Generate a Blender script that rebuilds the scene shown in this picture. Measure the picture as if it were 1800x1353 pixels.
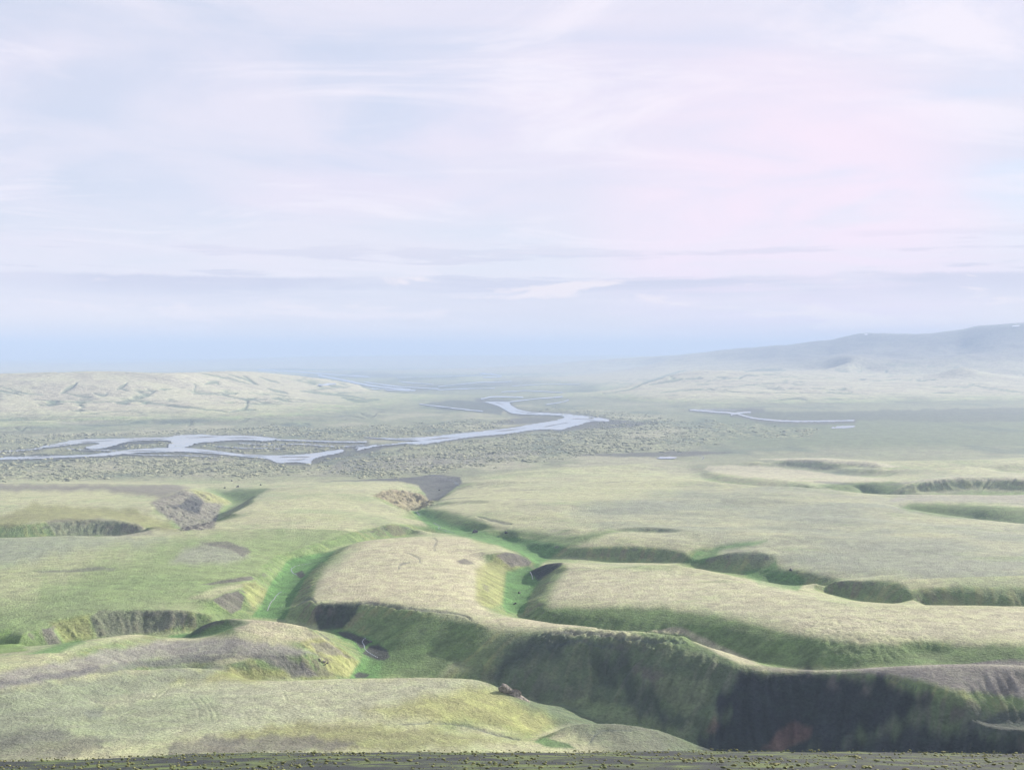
import bpy, math, random
import numpy as np
from mathutils import Vector
from mathutils.geometry import tessellate_polygon

# ------------------------------------------------------------------ camera, sky, sun, exposure
F, H0, ZC = 1900.0, 622.0, 280.0            # focal length in photo pixels, eye-level row, eye height (m)
SUN_AZ, SUN_EL = 50.0, 20.5                 # degrees right of the view axis, above the horizon
SUN_STRENGTH, SKY_STRENGTH, EXPOSURE = 5.0, 0.05, 1.38
sc = bpy.context.scene
for o in list(bpy.data.objects):
    bpy.data.objects.remove(o)
col = sc.collection
cam_d = bpy.data.cameras.new('camera'); cam = bpy.data.objects.new('camera', cam_d); col.objects.link(cam)
cam.location = (0, 0, ZC); cam.rotation_euler = (math.radians(90), 0, 0)
cam_d.sensor_fit = 'HORIZONTAL'; cam_d.sensor_width = 36.0
cam_d.lens = 36.0 * F / 1800.0
cam_d.shift_y = -(676.5 - H0) / 1800.0
cam_d.clip_start, cam_d.clip_end = 1.0, 200000.0
sc.camera = cam
sc.render.resolution_x, sc.render.resolution_y = 1024, 769
vs = sc.view_settings
vs.view_transform = 'Standard'; vs.look = 'None'; vs.gamma = 1.0; vs.use_curve_mapping = False
vs.exposure = EXPOSURE
sc.render.engine = 'CYCLES'
sc.cycles.use_denoising = True
try:
    sc.cycles.denoising_prefilter = 'ACCURATE'
except Exception:
    pass
sc.cycles.volume_bounces = 2
sc.cycles.max_bounces = 6
sc.cycles.diffuse_bounces = 3

sun_d = bpy.data.lights.new('sun', 'SUN'); sun = bpy.data.objects.new('sun', sun_d); col.objects.link(sun)
sun_d.energy = SUN_STRENGTH; sun_d.angle = math.radians(0.6); sun_d.color = (1.0, 0.91, 0.78)
ra, re = math.radians(SUN_AZ), math.radians(SUN_EL)
sdir = Vector((math.sin(ra) * math.cos(re), math.cos(ra) * math.cos(re), math.sin(re)))
sun.rotation_euler = (-sdir).to_track_quat('-Z', 'Y').to_euler()
sun.location = (800, 300, 900)


class NT:
    """small helper for building node trees"""
    def __init__(self, tree):
        self.t = tree; tree.nodes.clear()

    def n(self, kind, **kw):
        nd = self.t.nodes.new(kind)
        for k, v in kw.items():
            setattr(nd, k, v)
        return nd

    def l(self, a, b):
        self.t.links.new(a, b)

    def math(self, op, a, b=None, c=None, clamp=False):
        nd = self.n('ShaderNodeMath', operation=op, use_clamp=clamp)
        for i, v in enumerate((a, b, c)):
            if v is None:
                continue
            if isinstance(v, (int, float)):
                nd.inputs[i].default_value = v
            else:
                self.l(v, nd.inputs[i])
        return nd.outputs[0]

    def mix(self, fac, a, b, mode='MIX'):
        nd = self.n('ShaderNodeMix', data_type='RGBA', blend_type=mode)
        for i, v in ((0, fac), (6, a), (7, b)):
            if isinstance(v, (int, float)):
                nd.inputs[i].default_value = v
            elif isinstance(v, tuple):
                nd.inputs[i].default_value = (*v, 1.0)
            else:
                self.l(v, nd.inputs[i])
        return nd.outputs[2]

    def ramp(self, fac, lo, hi, a=0.0, b=1.0):
        nd = self.n('ShaderNodeMapRange', interpolation_type='SMOOTHSTEP')
        self.l(fac, nd.inputs[0])
        for i, v in enumerate((lo, hi, a, b)):
            nd.inputs[i + 1].default_value = v
        return nd.outputs[0]

    def noise(self, vec, scale, detail=4.0, rough=0.5, dist=0.0):
        nd = self.n('ShaderNodeTexNoise')
        self.l(vec, nd.inputs['Vector'])
        nd.inputs['Scale'].default_value = scale
        nd.inputs['Detail'].default_value = detail
        nd.inputs['Roughness'].default_value = rough
        nd.inputs['Distortion'].default_value = dist
        return nd.outputs[0]


world = bpy.data.worlds.new('World'); sc.world = world; world.use_nodes = True
w = NT(world.node_tree)
tc = w.n('ShaderNodeTexCoord')
sky = w.n('ShaderNodeTexSky', sky_type='NISHITA')
sky.sun_disc = False; sky.sun_elevation = re; sky.sun_rotation = ra
sky.air_density = 1.0; sky.dust_density = 0.6; sky.ozone_density = 1.6; sky.altitude = 300
skyb = w.mix(1.0, sky.outputs[0], (SKY_STRENGTH,) * 3, 'MULTIPLY')
sep = w.n('ShaderNodeSeparateXYZ'); w.l(tc.outputs['Generated'], sep.inputs[0])
X, Y, Z = sep.outputs
zz = w.math('MAXIMUM', Z, 0.0)
den = w.math('ADD', zz, 0.07)
cmb = w.n('ShaderNodeCombineXYZ')
w.l(w.math('DIVIDE', X, den), cmb.inputs[0]); w.l(w.math('DIVIDE', Y, den), cmb.inputs[1])
P = cmb.outputs[0]                                        # high cloud sheet
n_big = w.noise(P, 0.33, 3, 0.5, 0.4)
n_mid = w.noise(P, 0.9, 6, 0.55, 1.2)
n_tint = w.noise(P, 0.42, 2, 0.5, 0.3)
cov = w.math('ADD', w.math('MULTIPLY', n_big, 0.6), w.math('MULTIPLY', n_mid, 0.4))
mask = w.ramp(cov, 0.38, 0.58, 0.50, 1.0)
# a thin lavender sheet of cloud, pinker where it is thicker
S = 0.36
lav = (0.885 * S, 0.87 * S, 1.0 * S); pink = (0.99 * S, 0.885 * S, 1.03 * S)
ccol = w.mix(w.ramp(n_tint, 0.42, 0.72), lav, pink)
gap = w.mix(0.6, skyb, (0.66 * S, 0.80 * S, 1.03 * S))
c1 = w.mix(mask, gap, ccol)
# wisps
cm2 = w.n('ShaderNodeMapping'); w.l(P, cm2.inputs[0]); cm2.inputs['Scale'].default_value = (0.8, 1.15, 1.0); cm2.inputs['Rotation'].default_value = (0, 0, 0.5)
wis = w.ramp(w.noise(cm2.outputs[0], 1.0, 10, 0.62, 0.9), 0.48, 0.68, 0.0, 0.8)
c2 = w.mix(wis, c1, (1.06 * S, 0.99 * S, 1.08 * S))
# low cloud: pale air above the horizon, a flat stratus bank with a ragged top, and faint streaks
ang = w.math('ARCTAN2', X, Y)
c2 = w.mix(w.math('MULTIPLY', w.ramp(Z, 0.05, 0.17, 1.0, 0.0), 0.6), c2, (1.04 * S, 0.985 * S, 1.03 * S))
c2 = w.mix(w.math('MULTIPLY', w.ramp(Z, 0.0, 0.065, 1.0, 0.0), 0.9), c2, (1.42 * S, 1.17 * S, 1.0 * S))
# one thicker pink cloud low in the sky, right of the middle
gd = Vector((0.255, 1.0, 0.10)).normalized()
dt = w.n('ShaderNodeVectorMath', operation='DOT_PRODUCT'); w.l(tc.outputs['Generated'], dt.inputs[0]); dt.inputs[1].default_value = gd
pk = w.math('MULTIPLY', w.ramp(dt.outputs['Value'], 0.978, 0.9992), w.ramp(n_mid, 0.25, 0.62, 0.45, 1.0))
c2 = w.mix(w.math('MULTIPLY', pk, 0.85), c2, (1.13 * S, 0.93 * S, 1.06 * S))


def strips(sx, sz, off, det=6):
    cs = w.n('ShaderNodeCombineXYZ'); w.l(w.math('MULTIPLY', ang, sx), cs.inputs[0]); w.l(w.math('MULTIPLY', Z, sz), cs.inputs[1]); cs.inputs[2].default_value = off
    return w.noise(cs.outputs[0], 1.0, det, 0.6, 0.3)


st = strips(3.0, 42.0, 0.0); st2 = strips(5.0, 70.0, 4.0)
topn = strips(5.0, 0.0, 9.0, 9)
zt = w.math('ADD', Z, w.math('MULTIPLY', w.math('SUBTRACT', topn, 0.5), 0.024))
body = w.ramp(zt, 0.0675, 0.0715, 1.0, 0.0)
edge = w.math('MULTIPLY', w.math('MULTIPLY', body, w.ramp(zt, 0.045, 0.068, 0.40, 1.0)), w.ramp(strips(2.2, 6.0, 23.0, 3), 0.36, 0.58, 0.4, 1.0))
bank = w.math('MULTIPLY', edge, w.ramp(st, 0.38, 0.56, 0.35, 1.0))
above = w.math('MULTIPLY', w.math('MULTIPLY', w.ramp(Z, 0.07, 0.125, 1.0, 0.0), w.ramp(Z, 0.055, 0.075)), w.ramp(st2, 0.52, 0.60, 0.0, 0.7))
c3 = w.mix(w.math('MAXIMUM', bank, above), c2, (0.74 * S, 0.735 * S, 0.88 * S))
cum = w.math('MULTIPLY', body, w.ramp(strips(8.0, 44.0, 17.0, 9), 0.53, 0.62, 0.0, 0.75))
c3 = w.mix(cum, c3, (1.22 * S, 1.06 * S, 1.04 * S))
bg = w.n('ShaderNodeBackground'); w.l(c3, bg.inputs[0]); bg.inputs[1].default_value = 1.0
ow = w.n('ShaderNodeOutputWorld'); w.l(bg.outputs[0], ow.inputs[0])

# ------------------------------------------------------------------ numpy noise
rng = np.random.default_rng(7)
_perm = rng.permutation(512).astype(np.int32)
_perm = np.concatenate([_perm, _perm])
_ga = np.linspace(0, 2 * np.pi, 512, endpoint=False)
_gx, _gy = np.cos(_ga).astype(np.float32), np.sin(_ga).astype(np.float32)


def perlin(x, y):
    xi = np.floor(x).astype(np.int32); yi = np.floor(y).astype(np.int32)
    fx = (x - xi).astype(np.float32); fy = (y - yi).astype(np.float32)
    u = fx * fx * fx * (fx * (fx * 6 - 15) + 10); v = fy * fy * fy * (fy * (fy * 6 - 15) + 10)
    xa, xb = xi & 511, (xi + 1) & 511
    ya, yb = yi & 511, (yi + 1) & 511

    def g(a, b, dx, dy):
        h = _perm[_perm[a] + b]
        return _gx[h] * dx + _gy[h] * dy
    n00 = g(xa, ya, fx, fy); n10 = g(xb, ya, fx - 1, fy)
    n01 = g(xa, yb, fx, fy - 1); n11 = g(xb, yb, fx - 1, fy - 1)
    a = n00 + u * (n10 - n00); b = n01 + u * (n11 - n01)
    return (a + v * (b - a)) * 1.5


def fbm(x, y, wl, octv=4, gain=0.5, seed=0.0):
    s = np.zeros(np.shape(x), np.float32); a = 1.0; t = 0.0
    for k in range(octv):
        s += a * perlin(x / wl + 17.3 * k + seed * 3.1, y / wl - 9.7 * k + seed * 7.7)
        t += a; a *= gain; wl *= 0.5
    return s / t


def sstep(x, a, b):
    t = np.clip((x - a) / (b - a), 0, 1)
    return t * t * (3 - 2 * t)


# ------------------------------------------------------------------ the lie of the land
# Surveyed lines: ridge and rim lines, valley floors and slope feet, each a run of (column, row, height) seen from the
# viewpoint; hid() gives a point by its distance instead.
def hid(px, D, z):
    return (px, H0 + (ZC - z) * F / D, z)


LINES = []


def line(kind, *pts):
    LINES.append((kind, list(pts)))


# toe of the viewpoint's own hill
line('r', hid(-300, 300, 160), hid(0, 300, 157), hid(900, 300, 150), hid(1800, 300, 140), hid(2100, 300, 140))
line('r', hid(-300, 390, 126), hid(0, 390, 125), hid(600, 390, 118), hid(1000, 390, 112), hid(1300, 400, 92), hid(1800, 400, 88), hid(2100, 400, 88))
line('r', (0, 1330, 105), (300, 1330, 104), (600, 1328, 100), (800, 1328, 97), (940, 1330, 93), (1100, 1335, 90), hid(1250, 470, 84))
line('r', hid(1300, 470, 74), hid(1500, 470, 70), hid(1800, 480, 74), hid(2050, 480, 78))
# hill A, near left
line('r', (160, 1238, 97), (230, 1220, 93.5), (300, 1206, 91), (450, 1195, 88.5), (600, 1188, 87.5), (700, 1187, 89), (800, 1187, 90), (850, 1192, 90), (880, 1208, 87.5), (905, 1222, 85), (935, 1238, 81.5), (970, 1255, 77), (1000, 1268, 73.5))
line('r', (150, 1280, 100), (400, 1260, 95), (600, 1255, 94), (760, 1245, 94))
line('r', (780, 1215, 92), (830, 1240, 90.5), (870, 1262, 87), (915, 1290, 82), (938, 1302, 79.5))
line('v', (1005, 1272, 72), (975, 1286, 75), (945, 1301, 78.5), (900, 1288, 82), (840, 1278, 86.5), (800, 1285, 88))
line('r', (700, 1290, 95.5), (850, 1297, 91), (920, 1306, 89))
# small mound
line('c', (945, 1304, 83), (970, 1288, 86.5), (1010, 1271, 89.5), (1080, 1268, 90), (1150, 1280, 88.5), (1200, 1299, 85.5), (1256, 1324, 80.5), hid(1320, 520, 75))
# ravine floor between A and C
line('v', (570, 1106, 69), (610, 1118, 68.3), (640, 1138, 67.6), (652, 1160, 66.8), (625, 1186, 66), hid(700, 712, 64.5), hid(800, 704, 60), hid(930, 692, 56), hid(1050, 660, 54.5), (1235, 1318, 53), hid(1400, 590, 51), hid(1600, 575, 50), hid(1800, 565, 50), hid(2050, 560, 50))
# trough between A and B
line('v', hid(230, 645, 85), hid(300, 655, 83), hid(450, 668, 78), hid(560, 685, 72), hid(625, 712, 66.5))
# hill B
line('r', (0, 1168, 107.5), (60, 1155, 106), (100, 1144, 105), (150, 1128, 103), (200, 1112, 101), (235, 1100, 100), (255, 1098, 99))
line('r', (255, 1099, 99), (272, 1104, 96.5), (284, 1114, 92), (290, 1122, 88))
line('r', (292, 1126, 88), (240, 1135, 94), (120, 1160, 102), (0, 1190, 108))
line('c', (338, 1124, 86), (378, 1118, 90.5), (410, 1108, 95.5), (430, 1096, 98), (448, 1088, 98.6))
line('v', (345, 1121, 84.3), (372, 1114, 87.5), (396, 1105, 91), (412, 1097, 94))
line('c', (330, 1108, 86), (350, 1096, 92), (372, 1086, 97), (396, 1079, 99.5), (420, 1082, 99.5), (448, 1085, 98.7), (500, 1089, 98), (545, 1097, 95), (565, 1107, 91), (585, 1124, 84.5), (605, 1139, 79), (632, 1159, 72))
line('v', (296, 1122, 80), (318, 1122, 79.5), (340, 1123, 82))
line('r', (420, 1125, 97), (480, 1128, 94.5), (530, 1135, 91), (570, 1150, 84), (600, 1170, 75.5))
line('r', (0, 1215, 106), (150, 1190, 100), (300, 1165, 95), (420, 1160, 91), (500, 1172, 83))
# gully of the left stream behind hill B
line('v', hid(-250, 690, 78), (0, 1158, 75.5), hid(100, 740, 76), hid(200, 765, 75.5), hid(255, 778, 75), (308, 1119, 75), hid(380, 805, 72.5), hid(440, 845, 70.5), (475, 1078, 69.6), (488, 1052, 68.7), (505, 1030, 67.8), (516, 1008, 66.8), (530, 990, 65.2), (575, 972, 63.2), hid(640, 1255, 60.5), hid(720, 1330, 54), hid(770, 1350, 51))
line('v', (470, 1082, 69.8), hid(530, 845, 69.4), (572, 1106, 69))
line('v', (450, 1075, 71), (470, 1052, 70), (478, 1030, 69.4), (492, 1005, 68), (510, 985, 67))
line('v', (520, 1068, 70.5), (520, 1045, 70), (530, 1020, 69), (545, 1000, 68), (570, 980, 66))
# L, the broad green slope on the left
line('c', (0, 1128, 90), (30, 1112, 91.5), (60, 1102, 91), (85, 1100, 89), (96, 1086, 90.5), (130, 1078, 90.5), (170, 1073, 90), (230, 1069, 90), (300, 1070, 89.5), (345, 1074, 88), (390, 1078, 85.5))
line('v', (20, 1158, 76.5), (70, 1142, 78.5), (112, 1130, 78.5), (160, 1122, 78), (250, 1113, 77), (300, 1110, 77))
line('r', (60, 1125, 83), (92, 1118, 84), (104, 1112, 83))
line('r', (0, 1060, 88.5), (120, 1040, 88), (250, 1035, 88), (340, 1040, 88))
line('r', (0, 1000, 83), (150, 995, 84), (300, 1000, 85.5), (420, 1000, 84))
line('c', (0, 945, 78), (100, 941, 78), (200, 943, 77.5), (290, 942, 77), (330, 932, 76.5), (400, 916, 76), (440, 905, 76), (470, 896, 75))
# spurs on V1's left bank
line('c', (392, 1034, 87), (430, 1022, 84.5), (446, 1020, 83), (460, 1028, 79.5), (480, 1044, 71))
line('c', (368, 1052, 87), (400, 1037, 86.5), (424, 1036, 84), (432, 1052, 80), (424, 1072, 74))
line('v', (352, 1030, 84), (400, 1018, 82.5), (440, 1013, 80.5), (458, 1020, 77.5), (476, 1036, 71.5))
line('c', (340, 1024, 87), (380, 1015, 86.5), (425, 1008, 85.5), (448, 1008, 83.5), (466, 1006, 81), (482, 1000, 76), (494, 1002, 69.5))
line('r', (440, 985, 83), (470, 988, 80), (490, 975, 78.5), (530, 960, 78), (580, 945, 77.5), (640, 925, 77), (690, 918, 75))
line('r', (340, 955, 80.5), (400, 950, 80.8), (440, 965, 80.5), (440, 985, 81.5))
# P, the central plateau
line('c', (545, 1052, 84), (556, 1060, 85), (600, 1058, 85.5), (640, 1055, 86), (700, 1064, 86.5), (760, 1071, 87), (800, 1075, 87), (826, 1084, 87.5), (842, 1092, 88))
line('r', (545, 1046, 85), (555, 1020, 84), (575, 995, 83), (600, 972, 82), (620, 958, 81.5), (642, 946, 80.5), (700, 940, 80), (780, 937, 80), (830, 940, 80), (870, 950, 79), (905, 961, 77), (925, 970, 75), (938, 984, 70), (942, 992, 64))
line('r', (620, 1000, 83.5), (700, 985, 83.5), (800, 985, 83.5))
line('r', (600, 1030, 85), (700, 1035, 86), (800, 1035, 86))
line('r', (832, 985, 83), (838, 1010, 84), (838, 1035, 85), (836, 1055, 86), (850, 1066, 86.5), (870, 1074, 85))
line('c', (858, 970, 80.5), (885, 967, 79.5), (905, 971, 77))
line('v', (568, 1100, 69.5), (600, 1106, 69.2), (640, 1120, 69), (680, 1140, 68.5))
# V2, the green valley right of P, and its hidden run behind the ridge C
line('v', (942, 996, 60.5), (925, 1000, 61.8), (915, 1015, 63.2), (908, 1040, 64.3), (902, 1058, 65.2), (904, 1072, 66), hid(940, 842, 66), hid(1000, 812, 66.5), hid(1100, 785, 67), hid(1220, 765, 68), hid(1300, 735, 70), hid(1400, 700, 74), hid(1500, 682, 78), hid(1650, 672, 81), hid(1800, 662, 83), hid(2050, 655, 84))
line('v', (884, 1000, 65), (884, 1025, 66.5), (880, 1050, 68), (886, 1068, 69.5))
# C, the long dark-faced ridge
line('r', (842, 1092, 88), (880, 1078, 86.5), (905, 1076, 86), (950, 1082, 88.5), (1000, 1088, 91), (1050, 1093, 93.5), (1100, 1097, 95.5), (1150, 1099, 97), (1190, 1103, 98), (1218, 1113, 97.5), (1245, 1130, 95.5), (1280, 1150, 93), (1320, 1162, 91), (1360, 1167, 90.5), (1430, 1168, 92), (1500, 1166, 94.5), (1600, 1163, 97.5), (1700, 1163, 99.5), (1800, 1165, 101))
line('r', (842, 1093, 88), (900, 1106, 86.5), (960, 1106, 89.5), (1020, 1108, 93), (1100, 1111, 95), (1160, 1115, 96.5), (1205, 1124, 95.5), (1240, 1142, 92.5), (1300, 1166, 89.5), (1345, 1176, 88))
line('r', (700, 1120, 75), (760, 1140, 73), (800, 1165, 70), (830, 1190, 67))
line('r', (930, 1145, 80.5), (960, 1190, 70), (1000, 1240, 62), (1080, 1262, 58), (1150, 1290, 55))
line('r', (1120, 1145, 86), (1110, 1175, 79), (1125, 1185, 78.5), (1180, 1200, 77), (1250, 1220, 74), (1230, 1260, 65), (1200, 1290, 58))
line('v', (1060, 1160, 78), (1090, 1210, 67), (1150, 1260, 59), (1195, 1300, 54.5))
line('r', (1360, 1178, 87.5), (1440, 1180, 89), (1520, 1185, 91), (1600, 1205, 91), (1680, 1225, 91), (1800, 1245, 92))
line('r', (1400, 1250, 69), (1500, 1265, 69), (1600, 1275, 71.5), (1700, 1285, 74), (1800, 1290, 77))
line('v', (1350, 1310, 55), (1450, 1322, 55), (1600, 1340, 57), (1800, 1350, 62))
# Q, the plateau right of V2
line('c', (932, 1004, 66), (950, 992, 74), (970, 983, 82), (990, 984, 82.5), (1040, 994, 82.3), (1085, 997, 82.5), (1130, 990, 83.8), (1170, 990, 84), (1220, 996, 84), (1280, 1009, 84.5), (1310, 1021, 85.5), (1345, 1034, 86.5), (1400, 1045, 88), (1450, 1055, 89), (1520, 1063, 90), (1600, 1063, 91), (1700, 1062, 92.5), (1800, 1063, 93.5))
line('r', (998, 990, 82.5), (982, 1004, 82), (970, 1020, 82.3), (963, 1040, 83), (960, 1060, 82.5))
line('r', (962, 1060, 82.5), (1050, 1061, 84.5), (1130, 1063, 85.3), (1200, 1070, 86), (1260, 1081, 86.7), (1330, 1094, 87.5), (1400, 1108, 88.8), (1450, 1117, 90), (1500, 1123, 91.3), (1560, 1122, 92.3), (1620, 1116, 93), (1700, 1118, 94), (1800, 1126, 95.5))
line('r', (1000, 1030, 83.5), (1150, 1035, 85), (1300, 1055, 87), (1450, 1085, 89.5), (1650, 1090, 92.5), (1800, 1092, 94))
line('r', (1462, 1118, 90), (1482, 1132, 88), (1500, 1148, 85.5), (1512, 1162, 83))
line('v', (1380, 1140, 79.5), (1410, 1155, 77))
line('v', (1600, 1148, 84.5), (1660, 1152, 84.5))
line('v', (945, 1018, 64.5), (940, 1040, 66.5), (930, 1060, 68))
# V3, the main green valley, gorge and delta
line('v', (940, 992, 60), (935, 972, 57), (905, 955, 54.5), (870, 944, 53), (830, 936, 52), (790, 934, 51), (768, 926, 49.5), (745, 915, 46), (732, 903, 42), hid(722, 1700, 32), hid(745, 1830, 20), (768, 868, 9), (780, 855, 5), (785, 846, 3.5))
line('v', (1000, 958, 62), (985, 960, 60), (950, 957, 57), (920, 950, 55.5))
# T, plateau between canyon and main valley
line('r', (560, 900, 72), (640, 900, 70.5), (690, 908, 71), (720, 906, 70.5), (745, 910, 68), (768, 925, 61))
line('c', (690, 922, 73), (712, 920, 71.5), (735, 922, 69), (752, 932, 62), hid(770, 1330, 58.5))
line('c', (480, 880, 68), (560, 870, 60), (640, 870, 57.5), (658, 874, 57), (680, 886, 58), (704, 893, 57.5), (722, 900, 54))
line('c', (658, 871, 56.5), (668, 864, 52.5), (700, 861, 48), (730, 863, 44), (748, 870, 40), (760, 880, 33))
line('v', hid(690, 1720, 40), (705, 896, 39), (722, 898, 34), (745, 890, 26), (760, 884, 18))
line('r', (480, 862, 52), (560, 853, 42), (640, 848, 33), (700, 848, 28), (735, 852, 24))
line('v', (745, 874, 24), (735, 862, 16), (728, 850, 9), (700, 843, 6))
# right bank of the main valley
line('r', (985, 938, 74), (960, 940, 70), (935, 934, 69.5), (890, 922, 69.5), (868, 924, 68), (840, 912, 66), (815, 900, 64), (790, 893, 62), (762, 889, 57.5), (742, 892, 52))
line('c', (748, 886, 44), (765, 881, 47), (790, 880, 52), (830, 878, 55), (862, 880, 58), (880, 884, 60))
line('v', (765, 886, 44), (800, 885.5, 49), (840, 885.5, 52), (860, 885, 57))
line('c', (775, 878, 42), (790, 868, 41), (802, 860, 39), (830, 858, 41), (870, 858, 43), (950, 862, 48))
line('v', (783, 872, 24), (797, 862, 13), (808, 850, 7), (812, 842, 5))
line('r', (812, 846, 14), (830, 846, 24), (870, 845, 31), (950, 845, 36))
line('v', (700, 843, 5), (740, 837, 3), (790, 833, 3), (812, 838, 5), (850, 832, 8), (900, 827, 9), (980, 820, 9))
line('r', (860, 835, 14), (950, 829, 18), (1050, 822, 18), (1130, 814, 14))
line('r', (900, 905, 68), (1000, 890, 66), (1100, 880, 63), (1200, 870, 58))
line('v', (980, 817, 8), (1050, 806, 5), (1130, 804, 3.5), (1180, 807, 3), (1220, 818, 6))
# R, mounds at the near edge of the big right-hand moor S
line('v', (938, 968, 57), (965, 975, 56.5), hid(1010, 1165, 55.5), hid(1100, 1148, 56), hid(1200, 1118, 57.5), (1300, 1012, 60), (1345, 1024, 61), (1385, 1032, 62), hid(1450, 962, 62.5), hid(1540, 917, 64), hid(1620, 903, 66), hid(1700, 895, 67.5), hid(1800, 888, 69), hid(2050, 880, 70))
line('r', (940, 955, 62), (958, 945, 70), (985, 937, 75), (1020, 936, 76), (1080, 940, 76.3), (1130, 945, 76.6), (1180, 950, 77), (1230, 958, 77.5))
line('r', (975, 948, 73), (1000, 951, 75), (1060, 953, 76.2), (1130, 953, 77.6), (1180, 957, 77.6), (1208, 964, 76.5), (1214, 974, 73))
line('v', (985, 978, 60.5), (1060, 986, 61.5), (1140, 988, 63), (1205, 990, 64.5))
line('v', (1030, 934, 70), (1050, 931.5, 69), (1080, 934, 70.5), (1110, 936.5, 69.5), (1150, 938, 69.5), (1185, 939, 72))
line('c', (1000, 925, 74.5), (1040, 926, 75), (1090, 926.5, 75.5), (1140, 923, 77.5), (1200, 929, 77.5), (1250, 940, 77.5))
line('v', (1218, 987, 64), (1240, 974, 67.5), (1280, 963, 72.5), (1330, 955, 76.5))
line('c', (1235, 986, 68), (1262, 973, 75.5), (1290, 968, 78), (1330, 966, 79), (1352, 972, 79))
line('v', (1290, 996, 65), (1320, 997, 66.5), (1345, 994, 69), (1363, 986, 73), (1370, 976, 77))
line('r', (1376, 988, 79), (1440, 1000, 79.5), (1500, 1004, 80))
line('v', (1372, 1005, 70), (1400, 1018, 68), (1430, 1022, 70))
line('c', (1425, 1027, 72), (1443, 1015, 80.5), (1480, 1016, 81.5), (1530, 1016, 82.2), (1560, 1014, 82.7), (1585, 1020, 82.9), (1600, 1036, 81), (1612, 1060, 77.5))
line('v', (1445, 1009, 77), (1480, 1010, 77.5), (1510, 1010, 79))
line('v', (1460, 1042, 71), (1500, 1052, 69.3), (1550, 1058, 67.8))
line('r', (1600, 1006, 84.5), (1660, 996, 86.5), (1720, 1000, 87), (1800, 1008, 88))
line('r', (1650, 1022, 85.5), (1720, 1020, 86.3), (1800, 1020, 87.5))
line('v', (1660, 1056, 72), (1720, 1060, 72.5), (1800, 1060, 74))
# S, the big moor
line('r', (1300, 930, 74.5), (1500, 945, 76), (1800, 955, 78.5))
line('r', (1240, 845, 47), (1330, 851, 49), (1420, 858, 52), (1470, 862, 53.5), (1495, 868, 55.5), (1508, 876, 57), (1560, 886, 60), (1640, 899, 63), (1720, 909, 65.5), (1800, 918, 67.5))
line('r', (1200, 905, 68), (1400, 900, 66), (1600, 925, 70))
line('r', (1000, 850, 41), (1100, 838, 34), (1180, 836, 36), (1240, 845, 46))
# V5 and the low plateaus behind S
line('v', (1215, 822, 3), (1224, 832, 4), (1245, 842, 8), hid(1310, 2150, 9), hid(1400, 2085, 11), (1480, 858, 16), (1515, 871, 3), (1545, 881, 0), hid(1600, 1955, 14), hid(1700, 1940, 20), hid(1800, 1940, 22), hid(2050, 1940, 22))
line('r', (1222, 823, 8), (1240, 819, 10), (1290, 818, 8), (1360, 820, 6), (1420, 828.5, 4), (1470, 832, 5), (1560, 840, 14))
line('c', (1240, 828, 13), (1280, 836, 18), (1340, 842, 23), (1390, 845, 26), (1450, 850, 30), (1530, 846, 27.5), (1570, 843, 22))
line('r', (1562, 878, 43), (1575, 869.5, 48), (1620, 866, 49.5), (1700, 864.5, 50), (1800, 866, 51))
line('r', (1600, 885, 50), (1700, 887, 53), (1800, 892, 57))
line('v', hid(1600, 1625, 37), hid(1700, 1580, 37), hid(1800, 1500, 37), hid(2050, 1450, 38))
line('r', (1590, 852, 35), (1610, 843, 43), (1650, 838, 47), (1700, 836, 47.5), (1760, 836, 48), (1800, 838, 50))
line('v', (1580, 866, 19), (1640, 862, 24), (1700, 862, 24), (1800, 864, 27))
line('v', (1500, 839, 8), (1560, 834.5, 10), (1640, 829, 9), (1720, 829, 10), (1800, 831, 14))
line('r', (1305, 815, 4), (1320, 807, 21), (1360, 803, 26), (1430, 804.5, 27), (1500, 808, 28), (1540, 813, 29), (1580, 820, 31), (1650, 819.5, 30), (1720, 817, 29), (1800, 813, 28))
line('v', (1325, 818, 2), (1400, 823, 2), (1440, 827, 3), (1490, 829, 4), (1560, 832, 9), (1650, 829, 9))
line('r', (1440, 812, 22), (1490, 815, 23), (1540, 821, 26), (1600, 823, 28))
line('v', hid(1300, 2900, 2), hid(1400, 2900, 3), hid(1520, 2850, 5), hid(1600, 2760, 8), hid(1800, 2900, 6), hid(2050, 2900, 6))
line('r', (1540, 811, 21), (1640, 808, 22), (1760, 806, 22), (1800, 805, 21))
line('v', (1545, 814, 10), (1640, 812, 11), (1760, 808.5, 12))
# U, plateau left of the canyon
line('v', hid(-250, 1285, 55), hid(0, 1290, 54.5), hid(80, 1312, 53), hid(150, 1335, 52), hid(260, 1360, 50), hid(330, 1420, 44), (368, 926, 36), (385, 912, 25), (400, 898, 15), (412, 886, 9), hid(404, 2030, 6), hid(385, 2100, 5), (378, 862, 5), (365, 854, 5), (340, 848, 4))
line('c', (0, 918, 73), (70, 914, 73), (90, 911, 72.5), (150, 909, 72), (210, 911, 71), (260, 918, 69), (295, 927, 66.5), (325, 937, 61))
line('c', (0, 880, 62), (140, 880, 60), (240, 892, 64), (272, 890, 63), (290, 880, 58), (320, 867, 51), (350, 862, 44), (375, 866, 34), (392, 875, 25), (408, 884, 14))
line('v', (180, 868, 45), (230, 873, 46), (262, 878, 48))
line('r', (190, 860, 46), (250, 863, 46), (310, 857, 40), (345, 856, 34))
line('r', (0, 855, 41), (120, 852, 38), (220, 851, 35), (300, 851, 30), (340, 853, 25))
line('c', hid(410, 1420, 74), (440, 884, 66), (447, 873, 60), (455, 866, 55), (478, 861, 52))
line('r', (385, 868, 12), (395, 864, 14), (420, 858, 18), (450, 857, 19), (480, 857, 27))
line('v', (412, 884, 10), (430, 876, 14), (452, 867, 24))
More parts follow.
